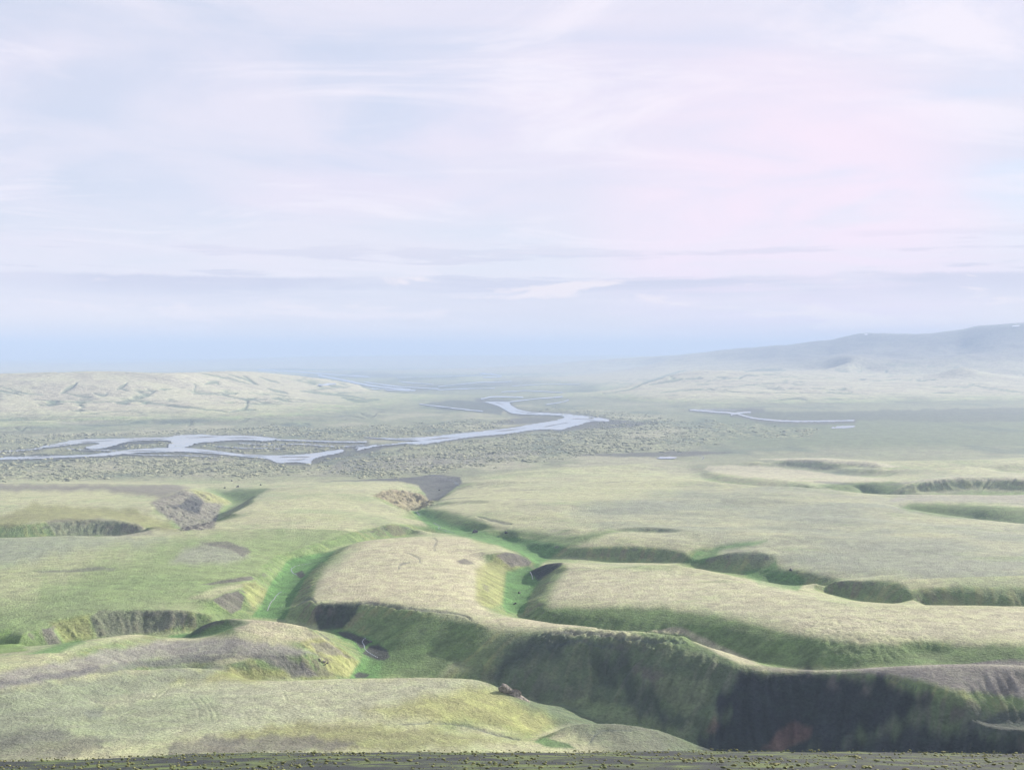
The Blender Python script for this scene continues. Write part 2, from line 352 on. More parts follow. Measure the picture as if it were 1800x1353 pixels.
line('v', (0, 846, 6), (120, 846, 5), (250, 845, 4), (340, 843, 3.5), (420, 850, 4), (480, 848, 5), (560, 843, 5), (640, 840, 4), (700, 840, 4))
# the lava plain
for D, zl, zr in ((2700, 2, 2.5), (3200, 1, 1.5), (3800, 0.6, 1.0), (4300, 0.5, 1)):
    line('p', hid(-300, D, zl), hid(500, D, zl), hid(1050, D, zl))
for D in (3200, 3700, 4300, 4900):
    line('p', hid(1050, D, 1), hid(1400, D, 1.5), hid(1800, D, 3), hid(2100, D, 3))
line('p', hid(600, 5000, 0), hid(800, 5200, 0), hid(1050, 5200, 0), hid(1250, 5200, 0.5))
line('p', hid(760, 6200, 0), hid(950, 6200, 0), hid(1100, 6300, 1))
line('p', hid(700, 7500, 0), hid(850, 7800, 0), hid(1000, 7600, 2))
line('p', hid(600, 9500, 0), hid(800, 10000, 0), hid(950, 10000, 3))
line('p', hid(450, 13000, 0), hid(800, 14000, 0), hid(1000, 14000, 10))
line('p', hid(450, 18000, 5), hid(800, 19000, 5), hid(1100, 20000, 20))
# W, the pale hills on the left beyond the river
line('v', (0, 764, 3), (100, 762, 2.5), (200, 758, 2), (320, 752, 2), (430, 750, 2), (520, 748, 2), (600, 742, 1.5), (660, 733, 1.5), (740, 722, 1), (800, 712, 1))
line('r', (0, 738, 22), (150, 733, 24), (300, 728, 22), (420, 728, 20), (520, 722, 18), (600, 714, 15))
line('r', (0, 700, 72), (150, 702, 62), (300, 700, 60), (420, 697, 52), (520, 695, 42), (640, 693, 22))
line('r', (0, 676, 125), (150, 674, 128), (300, 675, 116), (420, 676, 100), (500, 680, 80), (600, 684, 52), (690, 690, 20))
line('r', hid(-250, 6100, 190), (0, 657, 172), (80, 654, 180), (150, 652, 184), (230, 652.5, 183), (300, 655, 174), (350, 654, 170), (430, 652, 168), (480, 655, 152), (540, 661, 122), (600, 669, 88), (650, 677, 55), (700, 685, 25))
line('v', hid(-250, 8000, 60), hid(0, 8200, 60), hid(200, 8300, 50), hid(400, 8200, 30), hid(520, 8500, 8), hid(600, 8300, 3), hid(700, 7400, 1))
# X, low pale hills right of the far river
line('v', (1050, 700, 3), (1130, 712, 3), (1180, 715, 4), (1260, 716, 4), (1400, 712, 5), (1600, 708, 7), (1800, 704, 9))
line('r', (1060, 690, 28), (1110, 681, 48), (1150, 669, 82), (1185, 657, 125), (1215, 651, 150), (1260, 650, 150), (1330, 653, 135), (1420, 654, 130), (1550, 662, 100), (1680, 668, 85), (1800, 670, 80))
line('r', (1140, 694, 40), (1250, 690, 48), (1400, 688, 45), (1600, 686, 42), (1800, 688, 38))
line('v', hid(1040, 7600, 3), hid(1100, 8600, 20), hid(1150, 9500, 50), hid(1250, 10300, 80))
line('r', (960, 664, 20), (1050, 657, 40), (1130, 645, 95))
# M, the mountain
def at(px, py, D):
    return hid(px, D, ZC - (py - H0) * D / F)


line('r', hid(1010, 17500, 160), hid(1100, 16500, 225), *[at(px, py, D) for px, py, D in ((1200, 621.9, 15000), (1260, 614, 14500), (1340, 609, 13900), (1400, 602, 13500), (1425, 598, 13300), (1442, 594.5, 13200), (1456, 598, 13100), (1480, 592, 13000), (1500, 586, 12900), (1517, 582.5, 12800), (1560, 584, 12600), (1605, 586, 12400), (1650, 582.5, 12200), (1690, 576, 12100), (1718, 569.5, 12000), (1745, 567.5, 11900), (1800, 564.5, 11800), (2100, 560, 11500))])
line('r', *[at(px, py, D) for px, py, D in ((1300, 634, 12600), (1400, 628, 12000), (1480, 622.2, 11500), (1560, 625, 11100), (1640, 629, 10800), (1720, 618, 10700), (1800, 615, 10600), (2100, 612, 10500))])
line('v', *[at(px, py, D) for px, py, D in ((1250, 644, 11500), (1400, 650, 10300), (1560, 657, 9500), (1680, 660, 9200), (1800, 662, 9000))])
line('v', hid(1300, 26000, 150), hid(1600, 24000, 150), hid(2100, 22000, 150))
# far rim of the basin
line('r', hid(-300, 24000, 120), (0, 634, 110), (60, 637, 80), (140, 639, 40), (250, 636, 60), (400, 632, 120), (520, 626.5, 215), (600, 626, 225), (700, 624.5, 245), (800, 623.5, 258), (900, 624, 250), (1000, 624.5, 242), (1120, 624, 250))

# --- interpolate the lines into one height field on a grid in (x/y, ln y)
T0, T1, L0, L1, DS = -0.64, 0.64, math.log(290.0), math.log(40000.0), 0.0032
NTc, NLc = int((T1 - T0) / DS) + 1, int((L1 - L0) / DS) + 1


def catmull(p, m):
    p = np.asarray(p, float)
    if len(p) < 3:
        s = np.linspace(0, 1, m)[:, None]
        return p[0] + (p[-1] - p[0]) * s
    q = np.vstack([2 * p[0] - p[1], p, 2 * p[-1] - p[-2]])
    out = []
    for i in range(1, len(q) - 2):
        s = np.linspace(0, 1, m, endpoint=False)[:, None]
        a, b, c, d = q[i - 1], q[i], q[i + 1], q[i + 2]
        out.append(0.5 * ((2 * b) + (c - a) * s + (2 * a - 5 * b + 4 * c - d) * s ** 2 + (3 * b - a - 3 * c + d) * s ** 3))
    out.append(p[-1:])
    r = np.vstack(out)
    lo, hi = p.min(0), p.max(0)
    return np.clip(r, lo, hi)


CON = []
for kind, pts in LINES:
    pts = list(pts)
    if pts[0][0] <= 5 and pts[0][0] > -100:
        pts.insert(0, (pts[0][0] - 260, pts[0][1], pts[0][2]))
    if pts[-1][0] >= 1795 and pts[-1][0] < 1900:
        pts.append((pts[-1][0] + 260, pts[-1][1], pts[-1][2]))
    c = catmull(pts, 90)
    D = (ZC - c[:, 2]) * F / (c[:, 1] - H0)
    # points above the eye line carry their distance implicitly through the same formula
    ok = (D > 250) & (D < 39000)
    c, D = c[ok], D[ok]
    CON.append((kind, (c[:, 0] - 900) / F, np.log(D), c[:, 2]))


def solve():
    h = None
    for lev in (16, 8, 4, 2, 1):
        ds = DS * lev
        nt, nl = int((T1 - T0) / ds) + 2, int((L1 - L0) / ds) + 2
        acc = np.zeros((nl, nt), np.float64); cnt = np.zeros((nl, nt), np.float64)
        for kind, t, L, z in CON:
            j = np.round((t - T0) / ds).astype(int); i = np.round((L - L0) / ds).astype(int)
            ok = (j >= 0) & (j < nt) & (i >= 0) & (i < nl)
            np.add.at(acc, (i[ok], j[ok]), z[ok]); np.add.at(cnt, (i[ok], j[ok]), 1)
        m = cnt > 0
        val = np.where(m, acc / np.maximum(cnt, 1), 0)
        if h is None:
            h = np.full((nl, nt), val[m].mean())
        else:
            ii = np.clip(np.arange(nl) / 2.0, 0, h.shape[0] - 1.001); jj = np.clip(np.arange(nt) / 2.0, 0, h.shape[1] - 1.001)
            i0 = ii.astype(int); j0 = jj.astype(int); fi = (ii - i0)[:, None]; fj = (jj - j0)[None]
            h = (h[i0][:, j0] * (1 - fi) * (1 - fj) + h[i0 + 1][:, j0] * fi * (1 - fj) + h[i0][:, j0 + 1] * (1 - fi) * fj + h[i0 + 1][:, j0 + 1] * fi * fj)
        h[m] = val[m]
        ci, cj = np.indices(h.shape)
        wsor = 1.9 if lev > 2 else 1.8
        par = [((ci + cj) % 2 == k) & ~m for k in (0, 1)]
        for it in range({16: 250, 8: 160, 4: 90, 2: 60, 1: 40}[lev]):
            for k in (0, 1):
                p = np.pad(h, 1, mode='edge')
                avg = 0.25 * (p[:-2, 1:-1] + p[2:, 1:-1] + p[1:-1, :-2] + p[1:-1, 2:])
                h = np.where(par[k], h + wsor * (avg - h), h)
    return h


def blur(h, s):
    r = int(3 * s + 1); k = np.exp(-0.5 * (np.arange(-r, r + 1) / s) ** 2); k /= k.sum()
    for ax in (0, 1):
        p = np.pad(h, [(r, r) if a == ax else (0, 0) for a in (0, 1)], mode='edge')
        o = np.zeros_like(h)
        for q, kk in enumerate(k):
            sl = [slice(None), slice(None)]; sl[ax] = slice(q, q + h.shape[ax]); o += kk * p[tuple(sl)]
        h = o
    return h


HC0 = solve()
_wn = sstep(np.exp(L0 + DS * np.arange(HC0.shape[0])), 1700, 1000)[:, None]
HC = (1 - _wn) * (0.8 * blur(HC0, 1.0) + 0.2 * blur(HC0, 2.4)) + _wn * (0.35 * blur(HC0, 1.5) + 0.65 * blur(HC0, 4.6))
_cr = np.zeros_like(HC0)
for kind, t, L, z in CON:
    if kind == 'c':
        j = np.round((t - T0) / DS).astype(int); i = np.round((L - L0) / DS).astype(int)
        ok = (j >= 0) & (j < _cr.shape[1]) & (i >= 0) & (i < _cr.shape[0])
        _cr[i[ok], j[ok]] = 1
_cr = np.clip(blur(_cr, 4.0) * 14, 0, 1)
_rows = np.exp(L0 + DS * np.arange(HC0.shape[0]))[:, None]
_sharp = 0.7 * blur(HC0, 1.1) + 0.3 * blur(HC0, 2.6)
_roll = _sharp - 0.68 * np.maximum(_sharp - blur(HC0, 8.0), 0) * sstep(_rows, 2000, 1300) * (0.25 + 0.75 * sstep(_rows, 610, 740))
HC = blur(_roll, 1.3)
HC = HC * (1 - 0.75 * _cr) + 0.75 * _cr * (0.75 * blur(HC0, 1.0) + 0.25 * blur(HC0, 2.0))


def cubic_w(f):
    return (-0.5 * f + f * f - 0.5 * f ** 3, 1 - 2.5 * f * f + 1.5 * f ** 3, 0.5 * f + 2 * f * f - 1.5 * f ** 3, -0.5 * f * f + 0.5 * f ** 3)


def resample(g, Lv, tv):
    """bicubic resampling of the coarse grid on rows Lv and columns tv"""
    for ax, v, o in ((0, Lv, L0), (1, tv, T0)):
        s = np.clip((v - o) / DS, 0, g.shape[ax] - 1.001); i = s.astype(int); f = s - i
        out = 0
        for k, wgt in enumerate(cubic_w(f)):
            idx = np.clip(i + k - 1, 0, g.shape[ax] - 1)
            out = out + np.take(g, idx, axis=ax) * (wgt[:, None] if ax == 0 else wgt[None])
        g = out
    return g


TV = np.linspace(-0.57, 0.57, 930)
LV = np.concatenate([np.linspace(math.log(300), math.log(2700), 770, endpoint=False), np.linspace(math.log(2700), math.log(4800), 270, endpoint=False), np.linspace(math.log(4800), math.log(7000), 80, endpoint=False), np.linspace(math.log(7000), math.log(38000), 130)])
NR, NC = len(LV), len(TV)
YY = np.exp(LV)[:, None] * np.ones((1, NC)); XX = YY * TV[None]
Hs = resample(HC, LV, TV)
HB = resample(blur(HC, 15.0), LV, TV)
HR = resample(blur(HC, 3.5), LV, TV)           # broad form, for crests and hollows


def grads(h):
    ht = np.gradient(h, TV, axis=1); hl = np.gradient(h, LV, axis=0)
    return ht / YY, (hl - TV[None] * ht) / YY


gx, gy = grads(Hs)
SL = np.hypot(gx, gy)                             # slope of the broad land
PXs = 900 + F * TV[None] * np.ones((NR, 1))


def poly_mask(poly, Drange, soft=3.0, rag=3.0, seed=0):
    """ground patch bounded by a surveyed outline; ragged soft edge; rows seen at Hs, limited to a range of distance"""
    P_ = np.asarray(poly, float)
    r0, r1 = np.searchsorted(LV, np.log(Drange[0])), np.searchsorted(LV, np.log(Drange[1]))
    mgn = 15 + 2.4 * rag + 1.2 * soft
    c0, c1 = np.searchsorted(TV, (P_[:, 0].min() - mgn - 900) / F), np.searchsorted(TV, (P_[:, 0].max() + mgn - 900) / F)
    out = np.zeros((NR, NC), np.float32)
    if r1 <= r0 or c1 <= c0:
        return out
    sl = (slice(r0, r1), slice(c0, c1))
    y = YY[sl]; x = XX[sl]
    px = PXs[sl]; py = H0 + (ZC - Hs[sl]) * F / y
    wl = 0.02 * y
    if rag:
        px = px + rag * 2.2 * fbm(x / wl, y / wl * 0.5, 1.0, 3, 0.6, seed); py = py + rag * fbm(x / wl, y / wl * 0.5, 1.0, 3, 0.6, seed + 5)
    n = len(P_); inside = np.zeros(px.shape, bool); d2 = np.full(px.shape, 1e9)
    for i in range(n):
        ax, ay = P_[i]; bx, by = P_[(i + 1) % n]
        if ay != by:
            cr = ((ay > py) != (by > py)) & (px < (bx - ax) * (py - ay) / (by - ay) + ax)
            inside ^= cr
        ex, ey = bx - ax, by - ay
        s = np.clip(((px - ax) * ex + (py - ay) * ey) / (ex * ex + ey * ey + 1e-9), 0, 1)
        d2 = np.minimum(d2, (px - ax - s * ex) ** 2 + (py - ay - s * ey) ** 2)
    d = np.sqrt(d2) * np.where(inside, 1, -1)
    out[sl] = sstep(d, -soft, soft)
    return out


def near_line(pts, Drange, width, soft=None):
    """closeness to a surveyed line (width in photo pixels at its place)"""
    c = catmull(pts, 14)
    r0, r1 = np.searchsorted(LV, np.log(Drange[0])), np.searchsorted(LV, np.log(Drange[1]))
    c0, c1 = np.searchsorted(TV, (c[:, 0].min() - 15 - 900) / F), np.searchsorted(TV, (c[:, 0].max() + 15 - 900) / F)
    out = np.zeros((NR, NC), np.float32)
    sl = (slice(r0, r1), slice(c0, c1))
    px = PXs[sl]; py = H0 + (ZC - Hs[sl]) * F / YY[sl]
    wl = 0.006 * YY[sl]
    px = px + 5.0 * fbm(XX[sl] / wl, YY[sl] / wl, 2.0, 3, 0.6, width); py = py + 1.2 * fbm(XX[sl] / wl, YY[sl] / wl, 2.0, 3, 0.6, width + 3)
    d2 = np.full(px.shape, 1e9); n_ = len(c) - 1
    for q, (a, b) in enumerate(zip(c[:-1], c[1:])):
        ex, ey = b - a
        s = np.clip(((px - a[0]) * ex + (py - a[1]) * ey) / (ex * ex + ey * ey + 1e-9), 0, 1)
        tap = 0.35 + 0.65 * np.sin(np.pi * (q + s) / n_)
        d2 = np.minimum(d2, ((px - a[0] - s * ex) ** 2 + (py - a[1] - s * ey) ** 2) / tap ** 2)
    out[sl] = np.exp(-d2 / (2 * width * width))
    return out


# --- streaks running down the slopes
def index_of(L, t):
    return np.interp(L, LV, np.arange(NR)), (t - TV[0]) / (TV[1] - TV[0])


gn = np.maximum(SL, 1e-4)
ux, uy = gx / gn, gy / gn
base_n = fbm(XX / (0.006 * YY), np.log(YY) * 160, 1.0, 2, 0.6, 3) + 0.8 * fbm(XX, YY, 9.0, 2, 0.5, 4)
streak = base_n.copy(); wsum = 1.0
for sg in (-1, 1):
    tx, lx = TV[None] * np.ones((NR, 1)), LV[:, None] * np.ones((1, NC))
    for k in range(9):
        ii, jj = index_of(lx, tx)
        i = np.clip(ii, 0, NR - 1).astype(int); j = np.clip(jj, 0, NC - 1).astype(int)
        st_ = 0.0032 * sg
        dx, dy = ux[i, j] * st_, uy[i, j] * st_
        tx = tx + dx - tx * dy; lx = lx + dy
        ii, jj = index_of(lx, tx)
        streak += base_n[np.clip(ii, 0, NR - 1).astype(int), np.clip(jj, 0, NC - 1).astype(int)]; wsum += 1
streak /= wsum
streak /= streak.std()

# --- relief
plain = sstep(Hs, 16, 7) * sstep(YY, 2150, 2350)
steep = sstep(SL, 0.22, 0.5)
land = Hs.copy()
near = sstep(YY, 4200, 2500)
land += near * (1 - 0.9 * plain) * ((2.0 - 1.2 * steep) * fbm(XX, YY, 170, 3, 0.5, 1) + 0.5 * fbm(XX, YY, 50, 3, 0.5, 14) + 0.22 * fbm(XX, YY, 14, 3, 0.55, 2))
land += 6.5 * fbm(XX * 0.6, YY, 230, 3, 0.45, 15) * sstep(YY, 1050, 1300) * sstep(YY, 2300, 1850) * sstep(PXs, 800, 950) * (1 - steep) * (1 - plain)
land += near * steep * (0.2 * streak * (YY / 900) + 0.7 * fbm(XX, YY, 22, 4, 0.6, 6))
fw = sstep(YY, 4500, 6500)
hillf = sstep(Hs, 8, 45)
land += fw * hillf * (9 * fbm(XX, YY, 700, 5, 0.55, 8)) * sstep(YY, 30000, 15000)
mtn = sstep(YY, 9300, 10400) * sstep(Hs, 90, 260) * sstep(PXs, 1120, 1350)
rid = 1 - 2 * np.abs(fbm(XX, YY * 0.7, 1500, 5, 0.55, 9))
land += mtn * 42 * (rid - 0.9) * sstep(Hs, 560, 330)
far_p = sstep(YY, 5000, 8000) * (1 - hillf)
land += far_p * 1.2 * fbm(XX, YY, 260, 3, 0.6, 12)

# rough mossy lava between the river and the moors
LAVA = [
    ([(-150, 845), (120, 843), (340, 838), (420, 842), (520, 830), (640, 838), (700, 838), (760, 830), (830, 822), (900, 812), (985, 806), (1000, 798), (1100, 796), (1200, 792), (1290, 770), (1420, 770), (1440, 755), (1300, 742), (1200, 740), (1120, 728), (1000, 716), (940, 718), (1075, 740), (1000, 757), (860, 770), (740, 784), (700, 790), (600, 800), (520, 820), (440, 806), (330, 800), (160, 806), (0, 812), (-150, 814)], (2250, 6200), 1.0),
    ([(-150, 800), (0, 800), (120, 798), (200, 792), (150, 786), (60, 788), (0, 790), (-150, 790)], (2800, 3500), 0.9),
    ([(-150, 785), (0, 784), (100, 778), (140, 770), (300, 766), (360, 762), (490, 766), (600, 772), (660, 768), (760, 764), (860, 754), (900, 742), (820, 738), (760, 744), (640, 750), (560, 752), (430, 752), (330, 757), (200, 762), (100, 766), (-150, 768)], (3200, 4700), 0.9),
    ([(345, 790), (380, 781), (460, 779), (560, 780), (620, 783), (600, 790), (560, 796), (480, 799), (400, 794)], (2900, 3500), 0.9),
    ([(205, 786), (240, 780), (290, 779), (320, 783), (290, 788), (230, 790)], (3000, 3500), 0.8),
]
lava = np.zeros((NR, NC), np.float32)
for k, (pl, dr, a) in enumerate(LAVA):
    lava = np.maximum(lava, a * poly_mask(pl, dr, 4.5, 7.0, 30 + k))
lv = fbm(XX, YY, 34, 4, 0.62, 20)
land += lava * (1.9 * np.abs(lv) * 2.0 + 1.6 * fbm(XX, YY, 13, 2, 0.6, 22))

# shallow gullies cut into the far pale hills
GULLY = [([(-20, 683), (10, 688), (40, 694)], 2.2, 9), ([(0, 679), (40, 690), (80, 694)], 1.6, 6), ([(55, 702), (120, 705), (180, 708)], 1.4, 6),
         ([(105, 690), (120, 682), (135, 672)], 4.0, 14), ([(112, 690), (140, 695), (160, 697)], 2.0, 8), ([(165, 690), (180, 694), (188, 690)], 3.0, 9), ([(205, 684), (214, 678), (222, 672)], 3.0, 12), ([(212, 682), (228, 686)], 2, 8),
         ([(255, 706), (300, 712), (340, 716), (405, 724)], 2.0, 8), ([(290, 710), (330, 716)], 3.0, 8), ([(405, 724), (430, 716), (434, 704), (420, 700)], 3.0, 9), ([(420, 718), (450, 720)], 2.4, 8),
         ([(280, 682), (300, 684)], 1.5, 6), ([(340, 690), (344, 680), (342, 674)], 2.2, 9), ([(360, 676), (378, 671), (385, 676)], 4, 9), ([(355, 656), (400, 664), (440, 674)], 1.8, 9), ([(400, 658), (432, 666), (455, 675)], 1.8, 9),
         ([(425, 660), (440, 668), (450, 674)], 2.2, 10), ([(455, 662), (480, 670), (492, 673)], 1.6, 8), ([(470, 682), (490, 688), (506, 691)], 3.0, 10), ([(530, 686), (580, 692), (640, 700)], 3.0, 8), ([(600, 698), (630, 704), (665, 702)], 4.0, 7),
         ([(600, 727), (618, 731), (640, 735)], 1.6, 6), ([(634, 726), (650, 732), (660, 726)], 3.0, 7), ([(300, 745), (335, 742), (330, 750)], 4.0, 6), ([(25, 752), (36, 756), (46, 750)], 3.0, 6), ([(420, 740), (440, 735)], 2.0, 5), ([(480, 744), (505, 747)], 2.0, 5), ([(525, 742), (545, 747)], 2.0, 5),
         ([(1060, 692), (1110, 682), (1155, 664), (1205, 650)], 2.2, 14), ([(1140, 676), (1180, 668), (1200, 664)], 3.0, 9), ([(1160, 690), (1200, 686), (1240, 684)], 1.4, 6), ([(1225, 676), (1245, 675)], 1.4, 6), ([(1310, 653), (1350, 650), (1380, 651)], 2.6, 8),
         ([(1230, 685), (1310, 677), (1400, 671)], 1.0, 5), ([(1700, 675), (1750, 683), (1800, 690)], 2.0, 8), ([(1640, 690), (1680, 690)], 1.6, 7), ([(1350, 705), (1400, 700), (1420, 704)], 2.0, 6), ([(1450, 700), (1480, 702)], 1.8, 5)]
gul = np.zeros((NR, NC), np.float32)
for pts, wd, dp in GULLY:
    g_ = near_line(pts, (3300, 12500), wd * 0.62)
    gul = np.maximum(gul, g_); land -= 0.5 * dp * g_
# rills, cracks and small scarps on the near hills: (points, width px, depth m, range)
SCARP = [([(830, 1090), (800, 1078), (700, 1068), (640, 1060), (562, 1062)], 1.6, 0.8, (770, 850)),
         ([(1050, 1105), (1090, 1108), (1130, 1105), (1190, 1116)], 2.0, 0.9, (650, 760)),
         ([(950, 1120), (1000, 1112), (1060, 1118), (1130, 1125), (1205, 1128)], 2.2, 1.0, (650, 760)),
         ([(960, 1140), (1010, 1128), (1060, 1136), (1100, 1140)], 2.2, 0.9, (650, 760)),
         ([(560, 1062), (544, 1052), (520, 1064)], 1.5, 0.6, (800, 900)),
         ([(440, 1088), (420, 1082), (398, 1082), (384, 1090)], 1.4, 0.8, (720, 780)),
         ([(1540, 1185), (1580, 1195), (1612, 1208)], 1.5, 0.8, (580, 660)),
         ([(1040, 1284), (1060, 1282), (1110, 1284)], 1.2, 0.35, (480, 580)), ([(1035, 1305), (1045, 1290), (1055, 1284)], 1.2, 0.35, (480, 580)),
         ([(745, 1270), (800, 1272), (850, 1284), (912, 1299)], 1.5, 0.8, (480, 640)), ([(700, 1272), (740, 1270), (760, 1266)], 1.5, 0.5, (500, 600)),
         ([(756, 940), (768, 950), (762, 962), (764, 968)], 1.2, 0.5, (950, 1200)), ([(715, 972), (735, 980), (740, 992)], 1.2, 0.4, (950, 1150)), ([(720, 988), (705, 992), (700, 1002)], 1.2, 0.4, (950, 1150)),
         ([(838, 908), (870, 916), (884, 921), (900, 921)], 1.6, 1.2, (1200, 1500)), ([(1430, 846), (1500, 851)], 1.4, 1.0, (1700, 2200))]
scar = np.zeros((NR, NC), np.float32)
for pts, wd, dp, dr in SCARP:
    g_ = near_line(pts, dr, wd)
    scar = np.maximum(scar, g_); land -= dp * g_
RUG = [([(930, 1160), (940, 1112), (1000, 1104), (1200, 1112), (1215, 1130), (1120, 1150), (1000, 1145)], (620, 800), 2.0, 14), ([(1000, 1240), (960, 1180), (1100, 1150), (1260, 1150), (1280, 1240), (1240, 1330), (1150, 1300)], (580, 760), 1.0, 16),
       ([(265, 884), (330, 860), (400, 880), (372, 930), (320, 935)], (1250, 1950), 3.0, 26), ([(655, 872), (690, 860), (740, 866), (765, 884), (722, 902)], (1550, 2050), 4.0, 22), ([(90, 1130), (95, 1084), (300, 1070), (390, 1078), (300, 1115)], (740, 830), 0.7, 9),
       ([(548, 1100), (545, 1056), (700, 1062), (830, 1086), (700, 1080), (600, 1104)], (780, 870), 1.0, 8), ([(530, 1125), (580, 1125), (632, 1160), (600, 1190), (510, 1190)], (670, 760), 0.8, 8), ([(70, 915), (220, 910), (290, 942), (90, 945)], (1230, 1420), 1.1, 14), ([(1380, 1085), (1600, 1085), (1640, 1118), (1600, 1160), (1500, 1165), (1420, 1120)], (650, 830), 0.7, 9), ([(150, 1250), (300, 1208), (700, 1192), (760, 1240), (560, 1290), (200, 1300)], (470, 660), 0.16, 6), ([(1560, 870), (1600, 845), (1700, 836), (1900, 838), (1900, 862), (1700, 860)], (1850, 2250), 1.4, 28), ([(1300, 825), (1330, 803), (1450, 804), (1580, 822), (1500, 830)], (2350, 2850), 1.0, 30), ([(1240, 1310), (1200, 1270), (1250, 1245), (1275, 1290)], (560, 680), 1.6, 8)]
for k_, (pl, dr, am, wl) in enumerate(RUG):
    m_ = poly_mask(pl, dr, 7, 5, 200 + k_)
    land += m_ * am * (1.1 * (0.5 - 2 * np.abs(fbm(XX, YY, wl, 4, 0.6, 90 + k_))) + (0.35 if wl > 15 else 0.12) * streak)
# sheep-track furrows on hill A and terraces on the shoulder of Q
for pts in ([(290, 1207), (275, 1220), (262, 1232)], [(297, 1206), (285, 1220), (274, 1230)], [(283, 1208), (270, 1222)], [(330, 1222), (345, 1240), (350, 1268)], [(345, 1222), (365, 1245), (372, 1270)], [(360, 1225), (378, 1250), (385, 1268)], [(495, 1205), (500, 1220), (506, 1232)]):
    g_ = near_line(pts, (480, 640), 1.1); land -= 0.32 * g_

# ------------------------------------------------------------------ ground colours
C = lambda *v: np.array(v, np.float32)
PALE, PALE2, GREY = C(0.340, 0.345, 0.225), C(0.245, 0.290, 0.170), C(0.225, 0.222, 0.205)
GREEN, VIVID, YELL = C(0.118, 0.180, 0.075), C(0.080, 0.178, 0.060), C(0.255, 0.265, 0.120)
SOIL, DARK, TAN, RED = C(0.120, 0.113, 0.106), C(0.016, 0.021, 0.031), C(0.260, 0.215, 0.155), C(0.135, 0.085, 0.075)
LAVC, SANDD, MEAD = C(0.175, 0.192, 0.140), C(0.088, 0.092, 0.098), C(0.150, 0.222, 0.088)
colr = np.ones((NR, NC, 3), np.float32) * PALE


def lay(c, m):
    global colr
    m = np.clip(m, 0, 1)[..., None]
    colr = colr * (1 - m) + c * m


n1 = fbm(XX, YY, 160, 4, 0.55, 40); n2 = fbm(XX, YY, 45, 4, 0.6, 41); n3 = fbm(XX, YY * 0.6, 260, 3, 0.5, 42); n4 = fbm(XX, YY, 12, 3, 0.6, 43)
rel = (Hs - HB)
lay(PALE2, 0.75 * sstep(n1 + 0.5 * n2, -0.1, 0.45))
lay(GREY, 0.35 * sstep(n3, 0.12, 0.5))
lay(C(0.315, 0.330, 0.195), 0.6 * sstep(fbm(XX, YY * 0.7, 70, 4, 0.6, 57), 0.05, 0.45))
lay(C(0.20, 0.235, 0.14), 0.5 * sstep(fbm(XX, YY, 28, 4, 0.65, 58), 0.18, 0.5))
moor = sstep(YY, 3000, 2300)
farm = sstep(YY, 1350, 1900)
# slopes: grass, yellow moss and bare streaks
s1 = sstep(SL + 0.06 * n2, 0.16, 0.36)
lay(GREEN * (1 - 0.0) , moor * s1 * 0.85 * (1 - 0.45 * farm))
lay(YELL, moor * s1 * 0.55 * sstep(streak + 0.8 * n4, 0.1, 1.4))
lay(SOIL, moor * sstep(SL + 0.1 * n2, 0.42, 0.75) * 0.55 * sstep(streak + n4, 0.0, 1.2))
hol = sstep(-rel + 2.0 * n2, 3.5, 9.0) * sstep(SL, 0.42, 0.2)
lay(MEAD, moor * hol * 0.8)
# far ground
lay(C(0.42, 0.39, 0.29), sstep(YY, 3800, 4600) * hillf * 0.85)
lay(MEAD, sstep(YY, 3300, 4200) * sstep(Hs, 3, 10) * sstep(Hs, 30, 14) * 0.45 * sstep(n2, -0.3, 0.4))
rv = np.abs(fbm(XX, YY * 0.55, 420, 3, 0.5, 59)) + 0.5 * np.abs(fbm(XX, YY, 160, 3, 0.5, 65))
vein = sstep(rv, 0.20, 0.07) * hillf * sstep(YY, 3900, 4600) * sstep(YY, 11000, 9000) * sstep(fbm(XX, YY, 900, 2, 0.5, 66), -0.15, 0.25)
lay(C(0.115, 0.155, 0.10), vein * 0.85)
land -= 7.0 * vein
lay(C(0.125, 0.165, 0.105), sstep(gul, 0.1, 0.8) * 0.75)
lay(C(0.17, 0.16, 0.145), mtn * 0.9)
lay(LAVC, sstep(YY, 2250, 2500) * plain * 0.75)
lay(C(0.125, 0.16, 0.105), plain * sstep(PXs, 1150, 1300) * sstep(YY, 3000, 3400) * sstep(YY, 5400, 4900) * 0.8)
lay(PALE * 0.9, lava * sstep(lv + 0.5 * n4, -0.1, 0.35) * 0.75)
lay(DARK * 1.3, lava * sstep(lv + 0.7 * n4, -0.15, -0.5) * 0.8)
lay(C(0.155, 0.15, 0.145), sstep(YY, 6000, 9000) * (1 - hillf) * 0.6 * sstep(fbm(XX, YY * 0.35, 900, 3, 0.5, 44), 0.0, 0.4))
lay(C(0.10, 0.12, 0.10), sstep(YY, 5200, 7000) * (1 - hillf) * 0.7 * sstep(fbm(XX, YY * 0.3, 700, 3, 0.5, 45), 0.05, 0.4))

